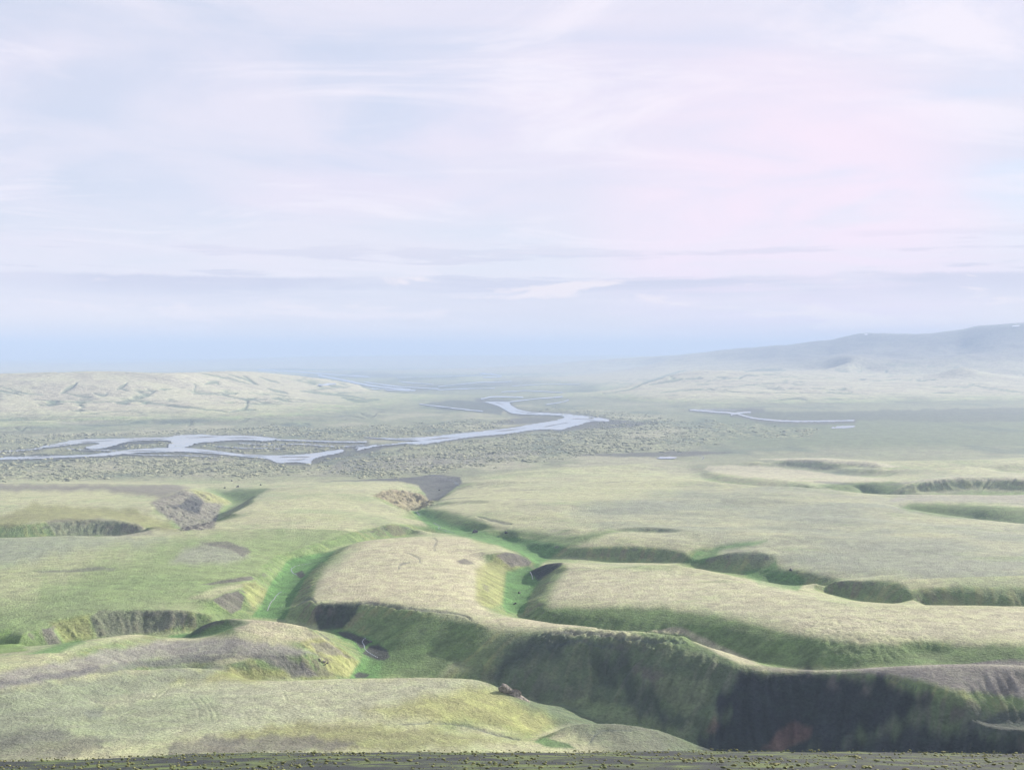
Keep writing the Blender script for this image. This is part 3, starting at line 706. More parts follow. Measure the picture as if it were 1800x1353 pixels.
SM = C(0.225, 0.245, 0.195)
smoor = poly_mask([(1000, 900), (1240, 850), (1480, 862), (1640, 895), (1800, 915), (2050, 915), (2050, 1060), (1600, 1015), (1400, 1000), (1250, 960), (1050, 930)], (950, 2000), 20, 15, 300)
lay(SM, smoor * (0.55 + 0.45 * sstep(n1, -0.3, 0.3)))
lay(SM * 0.82, smoor * 0.6 * sstep(fbm(XX * 0.5, YY, 90, 4, 0.6, 55), 0.05, 0.4))
lay(PALE, smoor * 0.6 * sstep(fbm(XX * 0.4, YY, 120, 3, 0.6, 56), 0.18, 0.45))
lay(PALE * 1.05, poly_mask([(800, 900), (1000, 880), (1240, 846), (1220, 822), (1000, 830), (850, 850), (800, 870)], (1400, 2500), 12, 12, 301) * 0.6)
pm = fbm(XX * 0.7, YY * 0.45, 260, 4, 0.6, 67)
lay(C(0.31, 0.305, 0.225), sstep(YY, 2300, 2500) * sstep(YY, 6500, 5500) * plain * 0.75 * sstep(pm, 0.05, 0.30) * sstep(PXs, 1350, 1150))
lay(C(0.09, 0.125, 0.105), sstep(YY, 2300, 2500) * sstep(YY, 6500, 5500) * plain * 0.6 * sstep(pm, -0.08, -0.35))
# river outlines and their wet sandy banks
def ribbon(pts, h):
    """outline of a thin channel from its line and half height in photo rows"""
    c = catmull(pts, 5); up = [(x, y - h) for x, y in c]; dn = [(x, y + h) for x, y in c]
    return up + dn[::-1]


RIV_LEFT = [
    [(60, 790), (95, 782), (138, 774), (180, 773), (215, 772), (290, 770), (310, 767), (355, 765), (380, 767), (430, 767), (470, 770), (486, 773), (470, 776.5), (440, 775), (415, 775), (370, 778), (345, 781), (325, 788), (300, 790), (296, 784), (300, 777), (270, 775), (225, 778), (195, 786), (170, 791), (150, 788), (175, 781), (150, 780), (110, 785)],
    [(-90, 812), (0, 806), (60, 803.5), (120, 802), (165, 800), (205, 795), (240, 791), (290, 788.5), (330, 789), (380, 794), (420, 799), (470, 802), (520, 801), (560, 797), (604, 791), (598, 797), (565, 804), (548, 811), (546, 817), (520, 814), (490, 815.5), (468, 808), (430, 804.5), (380, 799.5), (330, 796), (290, 796), (250, 797), (205, 801), (165, 804), (100, 806.5), (50, 808.5), (0, 810), (-90, 816)],
    ribbon([(486, 774), (540, 776), (600, 778), (645, 778)], 0.9),
    ribbon([(628, 792), (645, 788), (662, 784)], 1.6),
]
RIV_LEFT += [ribbon(p_, h_) for p_, h_ in (([(215, 799), (265, 801.5), (330, 802.5), (380, 805)], 0.45), ([(420, 780.5), (470, 783), (520, 782), (560, 784)], 0.5), ([(380, 786), (430, 789), (500, 790)], 0.45), ([(560, 785), (600, 786.5), (640, 784.5)], 0.5), ([(715, 780), (670, 784.5), (625, 789)], 0.7), ([(118, 790), (165, 793), (205, 793.5)], 0.45), ([(-60, 797), (20, 794.5), (75, 790)], 0.6))]
RIV_BEND = [[(640, 769.5), (700, 771), (760, 768), (800, 763.5), (850, 758.5), (900, 752.5), (940, 745.5), (975, 740), (991, 735), (985, 731.5), (960, 730), (920, 729), (900, 727), (888, 721), (875, 714), (855, 708), (838, 703), (866, 704), (893, 707.5), (899, 713), (912, 720), (932, 724.5), (960, 726.5), (1000, 728.5), (1040, 733), (1066, 737), (1072, 740), (1060, 741.5), (1042, 741), (1020, 747), (1000, 752), (985, 756.5), (960, 755.5), (930, 757.5), (890, 763.5), (840, 768), (800, 773), (770, 778), (735, 782), (705, 779), (738, 776), (690, 773.5)]]
FAR_BRAID = [
    ribbon([(455, 650), (520, 654), (590, 659), (650, 663)], 1.0), ribbon([(560, 660), (610, 670), (655, 679), (720, 686)], 1.6), ribbon([(650, 684), (690, 687), (730, 687.5)], 1.4),
    ribbon([(590, 676), (560, 678)], 1.0), ribbon([(640, 672), (700, 680), (770, 684)], 0.9), ribbon([(700, 671), (760, 676)], 0.6), ribbon([(845, 657), (870, 659), (880, 662), (850, 664)], 0.9),
    ribbon([(770, 680), (830, 674), (900, 671)], 0.7), ribbon([(770, 686), (820, 684), (870, 683)], 0.7), ribbon([(845, 702), (870, 698), (920, 699)], 1.0), ribbon([(890, 708), (940, 702), (990, 698)], 0.9),
    ribbon([(960, 712), (985, 708), (1000, 704)], 0.8), ribbon([(738, 711), (780, 716), (820, 721), (850, 724)], 0.8), ribbon([(700, 664), (780, 662), (850, 660)], 0.5), ribbon([(880, 690), (930, 688), (990, 691)], 0.6), ribbon([(900, 679), (960, 676), (1020, 677)], 0.5),
]
RIV_RIGHT = [ribbon([(1213, 721), (1250, 724), (1290, 727), (1306, 731), (1330, 736.5), (1380, 740.8), (1440, 741.3), (1502, 739.8)], 1.3), ribbon([(1284, 730), (1296, 727), (1320, 725)], 1.6), ribbon([(1230, 720.5), (1310, 721), (1340, 721)], 0.5)]

for ol in RIV_LEFT + RIV_BEND + RIV_RIGHT:
    lay(SANDD, 0.8 * near_line(list(ol) + [ol[0]], (2600, 6800), 3.2))
# outlined patches: (colour, strength, outline, range, soft, ragged)
V1f = [(440, 1085), (462, 1060), (470, 1040), (490, 1010), (505, 985), (540, 975), (590, 968), (575, 985), (545, 1003), (530, 1030), (515, 1060), (500, 1090)]
PATCH = [
    # the left slope is green
    (MEAD, 0.62, [(-200, 1160), (60, 1150), (240, 1075), (420, 1080), (470, 1020), (520, 985), (640, 940), (640, 920), (470, 930), (330, 945), (150, 1000), (60, 1050), (-200, 1060)], (690, 1260), 25, 20),
    (MEAD, 0.30, [(-200, 1160), (60, 1150), (300, 1075), (420, 1080), (520, 985), (640, 940), (600, 915), (470, 925), (330, 945), (-200, 950)], (690, 1260), 10, 10),
    (C(0.21, 0.235, 0.19), 0.75, [(-200, 1020), (60, 985), (160, 960), (300, 950), (200, 940), (-200, 945)], (900, 1260), 14, 14),
    (C(0.24, 0.25, 0.205), 0.8, [(300, 990), (330, 960), (380, 950), (430, 962), (440, 978), (400, 990), (340, 992)], (930, 1150), 8, 6),
    (SOIL, 0.75, [(352, 950), (400, 950), (436, 962), (442, 972), (428, 978), (410, 968), (380, 960)], (980, 1200), 2.5, 4),
    (C(0.13, 0.14, 0.11), 0.85, [(55, 1003), (100, 1003), (170, 996), (205, 998), (200, 1002), (120, 1006), (70, 1007)], (900, 1100), 2, 3),
    (SOIL, 0.9, [(350, 1028), (390, 1020), (440, 1012), (448, 1018), (420, 1022), (370, 1027)], (880, 1000), 1.6, 2),
    (PALE * 0.95, 0.8, [(330, 1050), (380, 1030), (440, 1022), (430, 1030), (395, 1040), (370, 1050)], (850, 960), 4, 3),
    (SOIL, 0.9, [(375, 1052), (398, 1040), (418, 1037), (430, 1050), (424, 1070), (405, 1078), (390, 1068)], (790, 930), 2, 3),
    (YELL, 0.7, [(425, 1024), (450, 1020), (478, 1042), (445, 1068), (432, 1050)], (820, 960), 3, 2),
    (SOIL * 1.15, 0.6, [(160, 1085), (175, 1074), (300, 1070), (330, 1078), (320, 1100), (270, 1112), (170, 1120)], (760, 830), 3, 6),
    (YELL * 0.8, 0.7, [(90, 1092), (160, 1080), (165, 1120), (120, 1135)], (740, 820), 4, 4),
    (SOIL * 1.2, 0.8, [(74, 1102), (90, 1104), (108, 1130), (88, 1136), (78, 1118)], (720, 800), 2, 2),
    (VIVID, 0.75, [(-200, 1170), (0, 1160), (40, 1150), (100, 1132), (140, 1122), (150, 1128), (60, 1160), (-200, 1190)], (640, 790), 4, 3),
    (C(0.14, 0.22, 0.07), 0.8, [(-100, 1120), (20, 1104), (30, 1130), (60, 1150), (0, 1168), (-100, 1180)], (660, 800), 6, 4),
    # valley floors
    (VIVID, 0.9, V1f, (780, 1220), 3, 3),
    (VIVID, 0.9, [(285, 1128), (300, 1118), (345, 1112), (350, 1118), (335, 1128)], (740, 830), 3, 2),
    (VIVID, 0.85, [(565, 1104), (600, 1104), (660, 1122), (720, 1120), (760, 1135), (720, 1170), (660, 1192), (600, 1200), (625, 1168), (640, 1150), (610, 1125)], (690, 850), 5, 5),
    (GREEN, 0.9, [(640, 1085), (760, 1085), (850, 1105), (840, 1140), (760, 1190), (660, 1190), (690, 1150), (640, 1110)], (690, 860), 8, 8),
    (SANDD * 0.6, 0.95, [(592, 1111), (612, 1110), (640, 1120), (650, 1128), (634, 1138), (622, 1126), (600, 1118)], (690, 850), 1.4, 2),
    (SANDD * 0.6, 0.95, [(637, 1146), (648, 1133), (665, 1130), (682, 1140), (686, 1152), (676, 1158), (660, 1156)], (690, 850), 1.4, 2),
    (SANDD * 0.6, 0.9, [(622, 1184), (632, 1178), (648, 1182), (645, 1188), (625, 1190)], (690, 800), 1.4, 2),
    (SANDD * 0.6, 0.9, [(518, 1006), (532, 1002), (538, 1010), (528, 1016)], (900, 1150), 1.2, 1.5),
    (VIVID, 0.9, [(888, 998), (930, 992), (945, 1005), (950, 1020), (932, 1050), (920, 1078), (890, 1078), (880, 1060), (884, 1020)], (820, 1120), 4, 3),
    (VIVID, 0.9, [(722, 898), (745, 890), (775, 900), (800, 920), (850, 930), (880, 940), (940, 945), (1000, 955), (960, 985), (945, 1000), (930, 980), (880, 958), (820, 945), (770, 935), (750, 920)], (1080, 1640), 4, 4),
    (GREEN * 0.9, 0.9, [(745, 893), (780, 895), (840, 915), (880, 930), (990, 940), (1100, 930), (1000, 960), (930, 945), (850, 935), (790, 920)], (1150, 1600), 6, 6),
    (VIVID, 0.8, [(1200, 990), (1225, 970), (1290, 958), (1350, 952), (1320, 962), (1270, 968), (1240, 990)], (1000, 1300), 4, 4),
    (VIVID, 0.8, [(1300, 1005), (1340, 1000), (1365, 985), (1372, 1000), (1420, 1020), (1400, 1040), (1340, 1035)], (880, 1150), 4, 4),
    (GREEN, 0.9, [(940, 1065), (1150, 1070), (1290, 1090), (1430, 1125), (1560, 1135), (1800, 1135), (1900, 1170), (1300, 1170), (1100, 1110), (900, 1085)], (650, 870), 6, 6),
    # plateau tops
    (C(0.40, 0.375, 0.275), 0.75, [(550, 1055), (580, 1000), (640, 950), (820, 942), (850, 990), (832, 1050), (860, 1085), (820, 1080), (700, 1062)], (780, 1200), 10, 8),
    (C(0.38, 0.365, 0.27), 0.7, [(975, 1050), (1000, 992), (1290, 1014), (1500, 1068), (1800, 1066), (2000, 1066), (2000, 1125), (1600, 1118), (1450, 1112), (1200, 1064)], (690, 1050), 8, 8),
    (C(0.40, 0.375, 0.275), 0.75, [(850, 1092), (910, 1078), (1200, 1104), (1340, 1168), (1300, 1166), (1200, 1116), (1000, 1104), (900, 1102)], (640, 800), 3, 2),
    (C(0.40, 0.375, 0.275), 0.75, [(395, 1080), (520, 1092), (590, 1130), (560, 1132), (480, 1118), (420, 1110)], (690, 790), 4, 4),
    (YELL, 0.75, [(838, 1000), (880, 975), (940, 990), (890, 1005), (884, 1060), (860, 1072), (838, 1055)], (850, 1130), 5, 4),
    (SOIL * 1.1, 0.9, [(870, 976), (890, 968), (908, 972), (934, 988), (928, 994), (900, 996)], (1020, 1160), 2, 3),
    (SOIL, 0.85, [(802, 987), (815, 982), (830, 988), (836, 993), (812, 992)], (980, 1120), 1.6, 2),
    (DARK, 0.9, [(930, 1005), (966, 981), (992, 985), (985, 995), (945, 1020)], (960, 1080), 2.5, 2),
    (DARK * 1.2, 0.8, [(560, 1062), (632, 1060), (625, 1080), (600, 1104), (560, 1108), (548, 1085)], (800, 870), 3, 3),  # shadow on the front scarp, put in as dark colour
    # hill B
    (C(0.215, 0.21, 0.20), 0.85, [(-200, 1205), (0, 1185), (150, 1150), (280, 1128), (420, 1122), (520, 1135), (560, 1150), (500, 1152), (400, 1150), (250, 1160), (0, 1215), (-200, 1235)], (520, 760), 6, 8),
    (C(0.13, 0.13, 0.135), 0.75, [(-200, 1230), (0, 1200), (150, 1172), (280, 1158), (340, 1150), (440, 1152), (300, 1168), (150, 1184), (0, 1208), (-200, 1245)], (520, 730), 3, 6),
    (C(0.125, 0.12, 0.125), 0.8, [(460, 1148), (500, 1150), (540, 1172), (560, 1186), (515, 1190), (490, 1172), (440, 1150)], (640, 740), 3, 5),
    (YELL * 1.05, 0.85, [(530, 1128), (560, 1118), (585, 1128), (632, 1160), (612, 1190), (580, 1180), (560, 1150)], (680, 760), 4, 4),
    (SOIL * 1.2, 0.75, [(548, 1128), (575, 1128), (602, 1146), (625, 1158), (600, 1152), (575, 1150), (560, 1142)], (690, 760), 2, 4),
    (YELL * 0.85, 0.8, [(330, 1180), (420, 1172), (500, 1176), (520, 1192), (400, 1196), (300, 1198)], (600, 700), 5, 6),
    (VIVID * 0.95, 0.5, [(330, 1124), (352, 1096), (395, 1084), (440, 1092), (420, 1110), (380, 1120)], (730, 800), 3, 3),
    (DARK * 1.4, 0.6, [(335, 1115), (365, 1090), (392, 1084), (370, 1100), (350, 1116)], (730, 800), 2, 3),  # shaded wall of the bowl, darkened in the colour
    # hill A
    (C(0.185, 0.21, 0.16), 0.8, [(-200, 1228), (0, 1212), (150, 1190), (300, 1172), (420, 1170), (300, 1206), (170, 1238), (100, 1300), (-200, 1350)], (470, 720), 10, 14),
    (C(0.205, 0.235, 0.17), 0.75, [(90, 1300), (170, 1236), (300, 1208), (420, 1202), (480, 1230), (420, 1275), (200, 1310)], (450, 680), 22, 18),
    (C(0.29, 0.305, 0.225), 0.75, [(400, 1270), (400, 1215), (170, 1235), (300, 1208), (500, 1195), (850, 1190), (860, 1210), (760, 1240), (560, 1265), (380, 1285), (200, 1300)], (480, 680), 12, 12),
    (YELL, 0.85, [(640, 1250), (780, 1215), (850, 1205), (900, 1228), (990, 1268), (940, 1300), (860, 1275), (760, 1268)], (500, 660), 14, 8),
    (YELL * 0.7, 0.7, [(380, 1290), (560, 1270), (740, 1275), (900, 1300), (700, 1318), (500, 1315)], (440, 600), 10, 16),
    (C(0.12, 0.115, 0.11), 0.75, [(300, 1310), (400, 1297), (520, 1292), (600, 1296), (620, 1310), (500, 1325), (300, 1330)], (440, 580), 6, 14),
    (C(0.12, 0.125, 0.11), 0.7, [(-200, 1320), (-50, 1290), (60, 1278), (200, 1300), (120, 1335), (-200, 1360)], (430, 600), 8, 16),
    (C(0.16, 0.18, 0.15), 0.75, [(150, 1250), (175, 1235), (185, 1240), (175, 1262), (160, 1262)], (520, 640), 4, 5),
    (VIVID * 0.9, 0.8, [(940, 1302), (960, 1296), (1000, 1306), (1010, 1314), (970, 1312)], (480, 600), 2, 3),
    # C
    (C(0.066, 0.092, 0.075), 0.62, [(890, 1112), (960, 1112), (1080, 1120), (1200, 1130), (1340, 1182), (1500, 1192), (1620, 1225), (1800, 1255), (2000, 1270), (2000, 1420), (1240, 1420), (1000, 1290), (920, 1240), (850, 1195)], (500, 780), 16, 14),  # darkens the whole face, its shade deepened in the colour
    (DARK, 0.88, [(1225, 1345), (1215, 1305), (1265, 1262), (1240, 1232), (1290, 1200), (1300, 1182), (1350, 1178), (1440, 1174), (1530, 1185), (1610, 1215), (1640, 1240), (1560, 1270), (1480, 1300), (1400, 1330), (1400, 1420), (1240, 1420)], (540, 712), 14, 26),  # dark soil plus shadow, painted blue-black into the face
    (DARK, 0.85, [(1380, 1330), (1500, 1300), (1600, 1280), (1700, 1290), (1900, 1300), (2000, 1420), (1380, 1420)], (500, 640), 14, 26),  # same painted shadow along the right foot of the face
    (C(0.22, 0.205, 0.195), 0.9, [(1340, 1172), (1450, 1166), (1600, 1160), (2000, 1160), (2000, 1230), (1800, 1228), (1680, 1212), (1580, 1188), (1480, 1178)], (560, 680), 6, 8),
    (DARK * 1.5, 0.6, [(1760, 1252), (1800, 1246), (2000, 1250), (2000, 1310), (1800, 1296), (1690, 1278)], (540, 640), 6, 10),
    (C(0.14, 0.185, 0.10), 0.7, [(1000, 1235), (1060, 1232), (1150, 1260), (1200, 1290), (1150, 1300), (1040, 1262)], (590, 730), 6, 8),
    (C(0.145, 0.18, 0.11), 0.75, [(1120, 1175), (1160, 1178), (1250, 1200), (1250, 1235), (1200, 1262), (1150, 1215)], (590, 730), 6, 8),
    (DARK * 1.3, 0.55, [(900, 1150), (950, 1118), (1000, 1110), (980, 1140), (940, 1160), (880, 1190), (850, 1190)], (640, 800), 14, 26),  # dark soil, with the scarp's shade put into the colour
    (DARK * 1.3, 0.5, [(1040, 1150), (1110, 1148), (1125, 1170), (1150, 1230), (1200, 1270), (1180, 1290), (1100, 1230), (1050, 1180)], (590, 800), 14, 26),  # dark soil and shade painted together down the face
    (RED, 0.6, [(1340, 1312), (1360, 1285), (1395, 1268), (1430, 1278), (1425, 1295), (1390, 1310), (1370, 1318)], (540, 660), 5, 6),
    (RED, 0.5, [(1240, 1285), (1255, 1262), (1262, 1275), (1255, 1292)], (540, 680), 4, 4),
    # canyon, left plateau
    (C(0.165, 0.155, 0.145), 0.85, [(-200, 850), (200, 850), (300, 850), (340, 856), (290, 872), (250, 868), (180, 860), (-200, 866)], (1700, 2200), 5, 6),
    (C(0.16, 0.15, 0.145), 0.85, [(262, 884), (320, 862), (365, 866), (395, 885), (372, 930), (325, 935), (290, 905)], (1250, 1950), 4, 5),
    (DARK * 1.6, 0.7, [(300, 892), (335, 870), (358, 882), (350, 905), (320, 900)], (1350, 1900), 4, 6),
    (YELL, 0.75, [(335, 860), (370, 866), (405, 882), (395, 888), (365, 884), (345, 870)], (1500, 2000), 3, 3),
    (YELL * 0.75, 0.75, [(-200, 920), (0, 905), (60, 885), (240, 895), (290, 915), (320, 935), (240, 925), (200, 912), (80, 916), (-200, 945)], (1240, 1750), 6, 8),
    (SOIL * 1.35, 0.5, [(78, 914), (120, 911), (210, 912), (250, 925), (270, 942), (100, 945), (90, 930)], (1230, 1420), 3, 6),
    (GREEN * 0.9, 0.8, [(385, 868), (420, 858), (478, 858), (455, 870), (430, 880), (412, 886)], (1700, 2250), 3, 3),
    (TAN * 0.85, 0.75, [(658, 872), (672, 864), (705, 860), (735, 864), (762, 882), (745, 892), (720, 900), (690, 888)], (1550, 2000), 2, 2),
    (SANDD, 0.95, [(560, 846), (640, 843), (720, 838), (760, 834), (808, 838), (812, 848), (795, 862), (770, 880), (752, 882), (745, 868), (735, 852), (700, 845)], (1750, 2600), 1.5, 2),
    (GREEN, 0.75, [(1580, 895), (1600, 884), (1700, 886), (1800, 890), (2000, 892), (2000, 930), (1700, 915)], (1440, 1680), 3, 4),
    (GREEN * 0.9, 0.8, [(1440, 852), (1530, 847), (1565, 846), (1590, 850), (1560, 872), (1540, 886), (1500, 872)], (2000, 2250), 2, 3),
    (C(0.235, 0.225, 0.22), 0.6, [(1560, 880), (1580, 868), (1800, 866), (2000, 866), (2000, 888), (1800, 886), (1650, 882)], (1550, 1950), 4, 4),
    (C(0.40, 0.38, 0.29), 0.8, [(1330, 806), (1360, 802), (1450, 803), (1540, 812), (1590, 820), (1540, 822), (1480, 814), (1400, 812)], (2350, 2850), 2, 3),
    (C(0.39, 0.37, 0.285), 0.75, [(1235, 826), (1245, 819), (1290, 818), (1360, 820), (1430, 829), (1560, 842), (1530, 845), (1450, 849), (1390, 844), (1280, 835)], (2000, 2700), 2, 3),
    (C(0.36, 0.35, 0.27), 0.7, [(1590, 848), (1640, 838), (1700, 836), (1900, 836), (1900, 846), (1700, 846)], (1850, 2250), 2.5, 4),
    # bars and sand flats by the rivers
    (SANDD, 0.85, [(945, 752), (1000, 740), (1080, 738), (1150, 744), (1100, 752), (1000, 757)], (3800, 4700), 2, 2),
    (SANDD, 0.8, [(860, 745), (900, 735), (960, 733), (985, 735), (930, 746)], (4000, 5000), 2, 2),
    (C(0.085, 0.10, 0.095), 0.85, [(740, 712), (790, 702), (850, 708), (885, 720), (880, 730), (830, 724), (780, 720)], (4500, 6800), 2, 3),
    (SANDD, 0.8, [(990, 800), (1100, 796), (1220, 792), (1300, 795), (1200, 802), (1120, 803), (1040, 801)], (2750, 3300), 1.5, 2),
    (C(0.10, 0.115, 0.10), 0.75, [(1200, 722), (1300, 722), (1420, 724), (1800, 716), (2000, 716), (2000, 735), (1700, 742), (1500, 738), (1340, 735)], (4200, 5600), 2, 4),
    (DARK * 1.8, 0.7, [(180, 790), (210, 778), (280, 775), (300, 777), (240, 782), (215, 790)], (3000, 3500), 1, 1),
    (DARK * 1.8, 0.7, [(-100, 808), (0, 800), (100, 797), (120, 801), (50, 804), (-100, 812)], (2700, 3100), 1.2, 2),
    (SANDD, 0.7, [(480, 800), (520, 808), (560, 802), (620, 790), (700, 782), (650, 795), (560, 815), (500, 815)], (2700, 3300), 2, 3),
    (C(0.20, 0.195, 0.18), 0.6, [(600, 806), (760, 800), (900, 792), (985, 790), (900, 806), (760, 822), (640, 830), (560, 835)], (2300, 3100), 6, 6),
]
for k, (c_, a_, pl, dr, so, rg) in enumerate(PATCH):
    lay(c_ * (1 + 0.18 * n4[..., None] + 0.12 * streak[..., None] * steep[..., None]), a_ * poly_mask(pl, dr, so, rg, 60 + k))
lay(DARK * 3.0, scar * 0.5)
# broken turf and bare earth along the sharper rims
rim = sstep(Hs - HR, 0.35, 1.1) * sstep(SL, 0.28, 0.5) * sstep(n4 + 0.6 * n2, 0.0, 0.4)
lay(SOIL * 0.9, moor * rim * 0.7)
# long darker grey and greener streaks on the flat moors
moor_streak = fbm(XX * 0.35 + YY * 0.05, YY, 60, 4, 0.6, 50)
lay(GREY * 0.75, moor * sstep(YY, 1250, 1700) * sstep(moor_streak, 0.25, 0.55) * 0.55 * sstep(SL, 0.3, 0.15))
lay(MEAD * 1.1, moor * sstep(moor_streak, -0.2, -0.5) * 0.35 * sstep(SL, 0.3, 0.15) * sstep(PXs, 850, 1000))
colr *= (1 + 0.10 * n2 + 0.10 * n4)[..., None]
colr = np.clip(colr * 0.92, 0.012, 0.6)

# ------------------------------------------------------------------ materials
def ground_material(name, clump, bump, rough=0.95):
    m = bpy.data.materials.new(name); m.use_nodes = True
    k = NT(m.node_tree)
    out = k.n('ShaderNodeOutputMaterial'); b = k.n('ShaderNodeBsdfPrincipled'); k.l(b.outputs[0], out.inputs[0])
    b.inputs['Roughness'].default_value = rough; b.inputs['Specular IOR Level'].default_value = 0.12
    at = k.n('ShaderNodeAttribute', attribute_name='albedo'); ge = k.n('ShaderNodeNewGeometry'); pos = ge.outputs['Position']
    na = k.noise(pos, 1.0 / clump, 5, 0.65, 0.3)
    nb = k.noise(pos, 1.0 / (clump * 6), 3, 0.6, 0.5)
    f1 = k.ramp(na, 0.28, 0.72, 0.80, 1.17); f2 = k.ramp(nb, 0.3, 0.7, 0.84, 1.14)
    nd_ = k.noise(pos, 1.0 / (clump * 1.9), 2, 0.5, 0.8); f1 = k.math('MULTIPLY', f1, k.ramp(nd_, 0.56, 0.74, 1.0, 0.76))
    mm = k.n('ShaderNodeVectorMath', operation='SCALE'); k.l(at.outputs['Color'], mm.inputs[0]); k.l(k.math('MULTIPLY', f1, f2), mm.inputs['Scale'])
    # a little yellow-green against grey inside the moss
    tint = k.mix(k.math('MULTIPLY', k.ramp(nb, 0.42, 0.62), 0.30), mm.outputs[0], (0.88, 1.02, 0.72), 'MULTIPLY')
    k.l(tint, b.inputs['Base Color'])
    bp = k.n('ShaderNodeBump'); bp.inputs['Strength'].default_value = 1.0; bp.inputs['Distance'].default_value = bump
    k.l(k.math('ADD', na, k.math('MULTIPLY', nb, 0.6)), bp.inputs['Height']); k.l(bp.outputs[0], b.inputs['Normal'])
    return m


M_MOSS = ground_material('moss_ground', 2.0, 1.15)
M_PLAIN = ground_material('lava_ground', 7.0, 3.0)
M_FAR = ground_material('far_ground', 30.0, 8.0)
M_NEAR = ground_material('black_gravel', 0.25, 0.10)


def simple_material(name, c, var=0.3, scale=1.0, rough=0.9, bump=0.0):
    m = bpy.data.materials.new(name); m.use_nodes = True
    k = NT(m.node_tree)
    out = k.n('ShaderNodeOutputMaterial'); b = k.n('ShaderNodeBsdfPrincipled'); k.l(b.outputs[0], out.inputs[0])
    b.inputs['Roughness'].default_value = rough; b.inputs['Specular IOR Level'].default_value = 0.2
    ge = k.n('ShaderNodeNewGeometry')
    n_ = k.noise(ge.outputs['Position'], scale, 5, 0.65, 0.4)
    f = k.ramp(n_, 0.3, 0.7, 1 - var, 1 + var)
    mm = k.n('ShaderNodeVectorMath', operation='SCALE'); mm.inputs[0].default_value = c; k.l(f, mm.inputs['Scale']); k.l(mm.outputs[0], b.inputs['Base Color'])
    if bump:
        bp = k.n('ShaderNodeBump'); bp.inputs['Distance'].default_value = bump; k.l(n_, bp.inputs['Height']); k.l(bp.outputs[0], b.inputs['Normal'])
    return m


def water_material():
    m = bpy.data.materials.new('glacial_water'); m.use_nodes = True
    k = NT(m.node_tree)
    out = k.n('ShaderNodeOutputMaterial'); b = k.n('ShaderNodeBsdfPrincipled'); k.l(b.outputs[0], out.inputs[0])
    b.inputs['Roughness'].default_value = 0.16; b.inputs['IOR'].default_value = 1.333
    ge = k.n('ShaderNodeNewGeometry')
    n_ = k.noise(ge.outputs['Position'], 0.15, 4, 0.6)
    sh = k.n('ShaderNodeMapping'); k.l(ge.outputs['Position'], sh.inputs[0]); sh.inputs['Scale'].default_value = (0.012, 0.03, 1)
    k.l(k.mix(k.ramp(k.noise(sh.outputs[0], 1.0, 5, 0.6, 0.6), 0.42, 0.66), (0.22, 0.27, 0.32), (0.33, 0.335, 0.34)), b.inputs['Base Color'])
    bp = k.n('ShaderNodeBump'); bp.inputs['Distance'].default_value = 0.12; bp.inputs['Strength'].default_value = 0.5
    k.l(n_, bp.inputs['Height']); k.l(bp.outputs[0], b.inputs['Normal'])
    return m


M_WATER = water_material()
M_ROCK = simple_material('weathered_rock', (0.24, 0.22, 0.19), 0.55, 0.5, 0.9, 0.5)
M_BOULD = simple_material('dark_boulder', (0.085, 0.088, 0.085), 0.4, 0.5, 0.9, 0.4)
M_SNOW = simple_material('old_snow', (0.8, 0.82, 0.86), 0.08, 0.05, 0.7)


def lava_material():
    m = bpy.data.materials.new('mossy_lava'); m.use_nodes = True
    k = NT(m.node_tree)
    out = k.n('ShaderNodeOutputMaterial'); b = k.n('ShaderNodeBsdfPrincipled'); k.l(b.outputs[0], out.inputs[0])
    b.inputs['Roughness'].default_value = 0.95; b.inputs['Specular IOR Level'].default_value = 0.1
    ge = k.n('ShaderNodeNewGeometry'); pos = ge.outputs['Position']
    na = k.noise(pos, 0.022, 4, 0.65); nb = k.noise(pos, 0.35, 4, 0.65)
    sp = k.n('ShaderNodeSeparateXYZ'); k.l(ge.outputs['Normal'], sp.inputs[0])
    moss = k.ramp(k.math('ADD', sp.outputs[2], k.math('MULTIPLY', na, 0.9)), 0.40, 0.95)
    mcol = k.mix(k.ramp(nb, 0.35, 0.65), (0.19, 0.215, 0.135), (0.34, 0.335, 0.23))
    k.l(k.mix(moss, (0.125, 0.14, 0.12), mcol), b.inputs['Base Color'])
    bp = k.n('ShaderNodeBump'); bp.inputs['Distance'].default_value = 1.0; k.l(nb, bp.inputs['Height']); k.l(bp.outputs[0], b.inputs['Normal'])
    return m


M_LAVA = lava_material()


def grass_material():
    m = bpy.data.materials.new('tuft_grass'); m.use_nodes = True
    k = NT(m.node_tree)
    out = k.n('ShaderNodeOutputMaterial'); b = k.n('ShaderNodeBsdfPrincipled'); k.l(b.outputs[0], out.inputs[0])
    b.inputs['Roughness'].default_value = 0.8; b.inputs['Specular IOR Level'].default_value = 0.1
    ge = k.n('ShaderNodeNewGeometry')
    n_ = k.noise(ge.outputs['Position'], 0.9, 3, 0.6)
    k.l(k.mix(k.ramp(n_, 0.35, 0.65), (0.075, 0.095, 0.04), (0.145, 0.15, 0.065)), b.inputs['Base Color'])
    return m


M_GRASS = grass_material()


# ------------------------------------------------------------------ mesh helpers
def put(name, me, mat, label=None, cat=None, kind=None, group=None, parent=None):
    o = bpy.data.objects.new(name, me); col.objects.link(o)
    if mat:
        me.materials.append(mat)
    if label:
        o['label'] = label
    if cat:
        o['category'] = cat
    if kind:
        o['kind'] = kind
    if group:
        o['group'] = group
    if parent:
        o.parent = parent
    return o


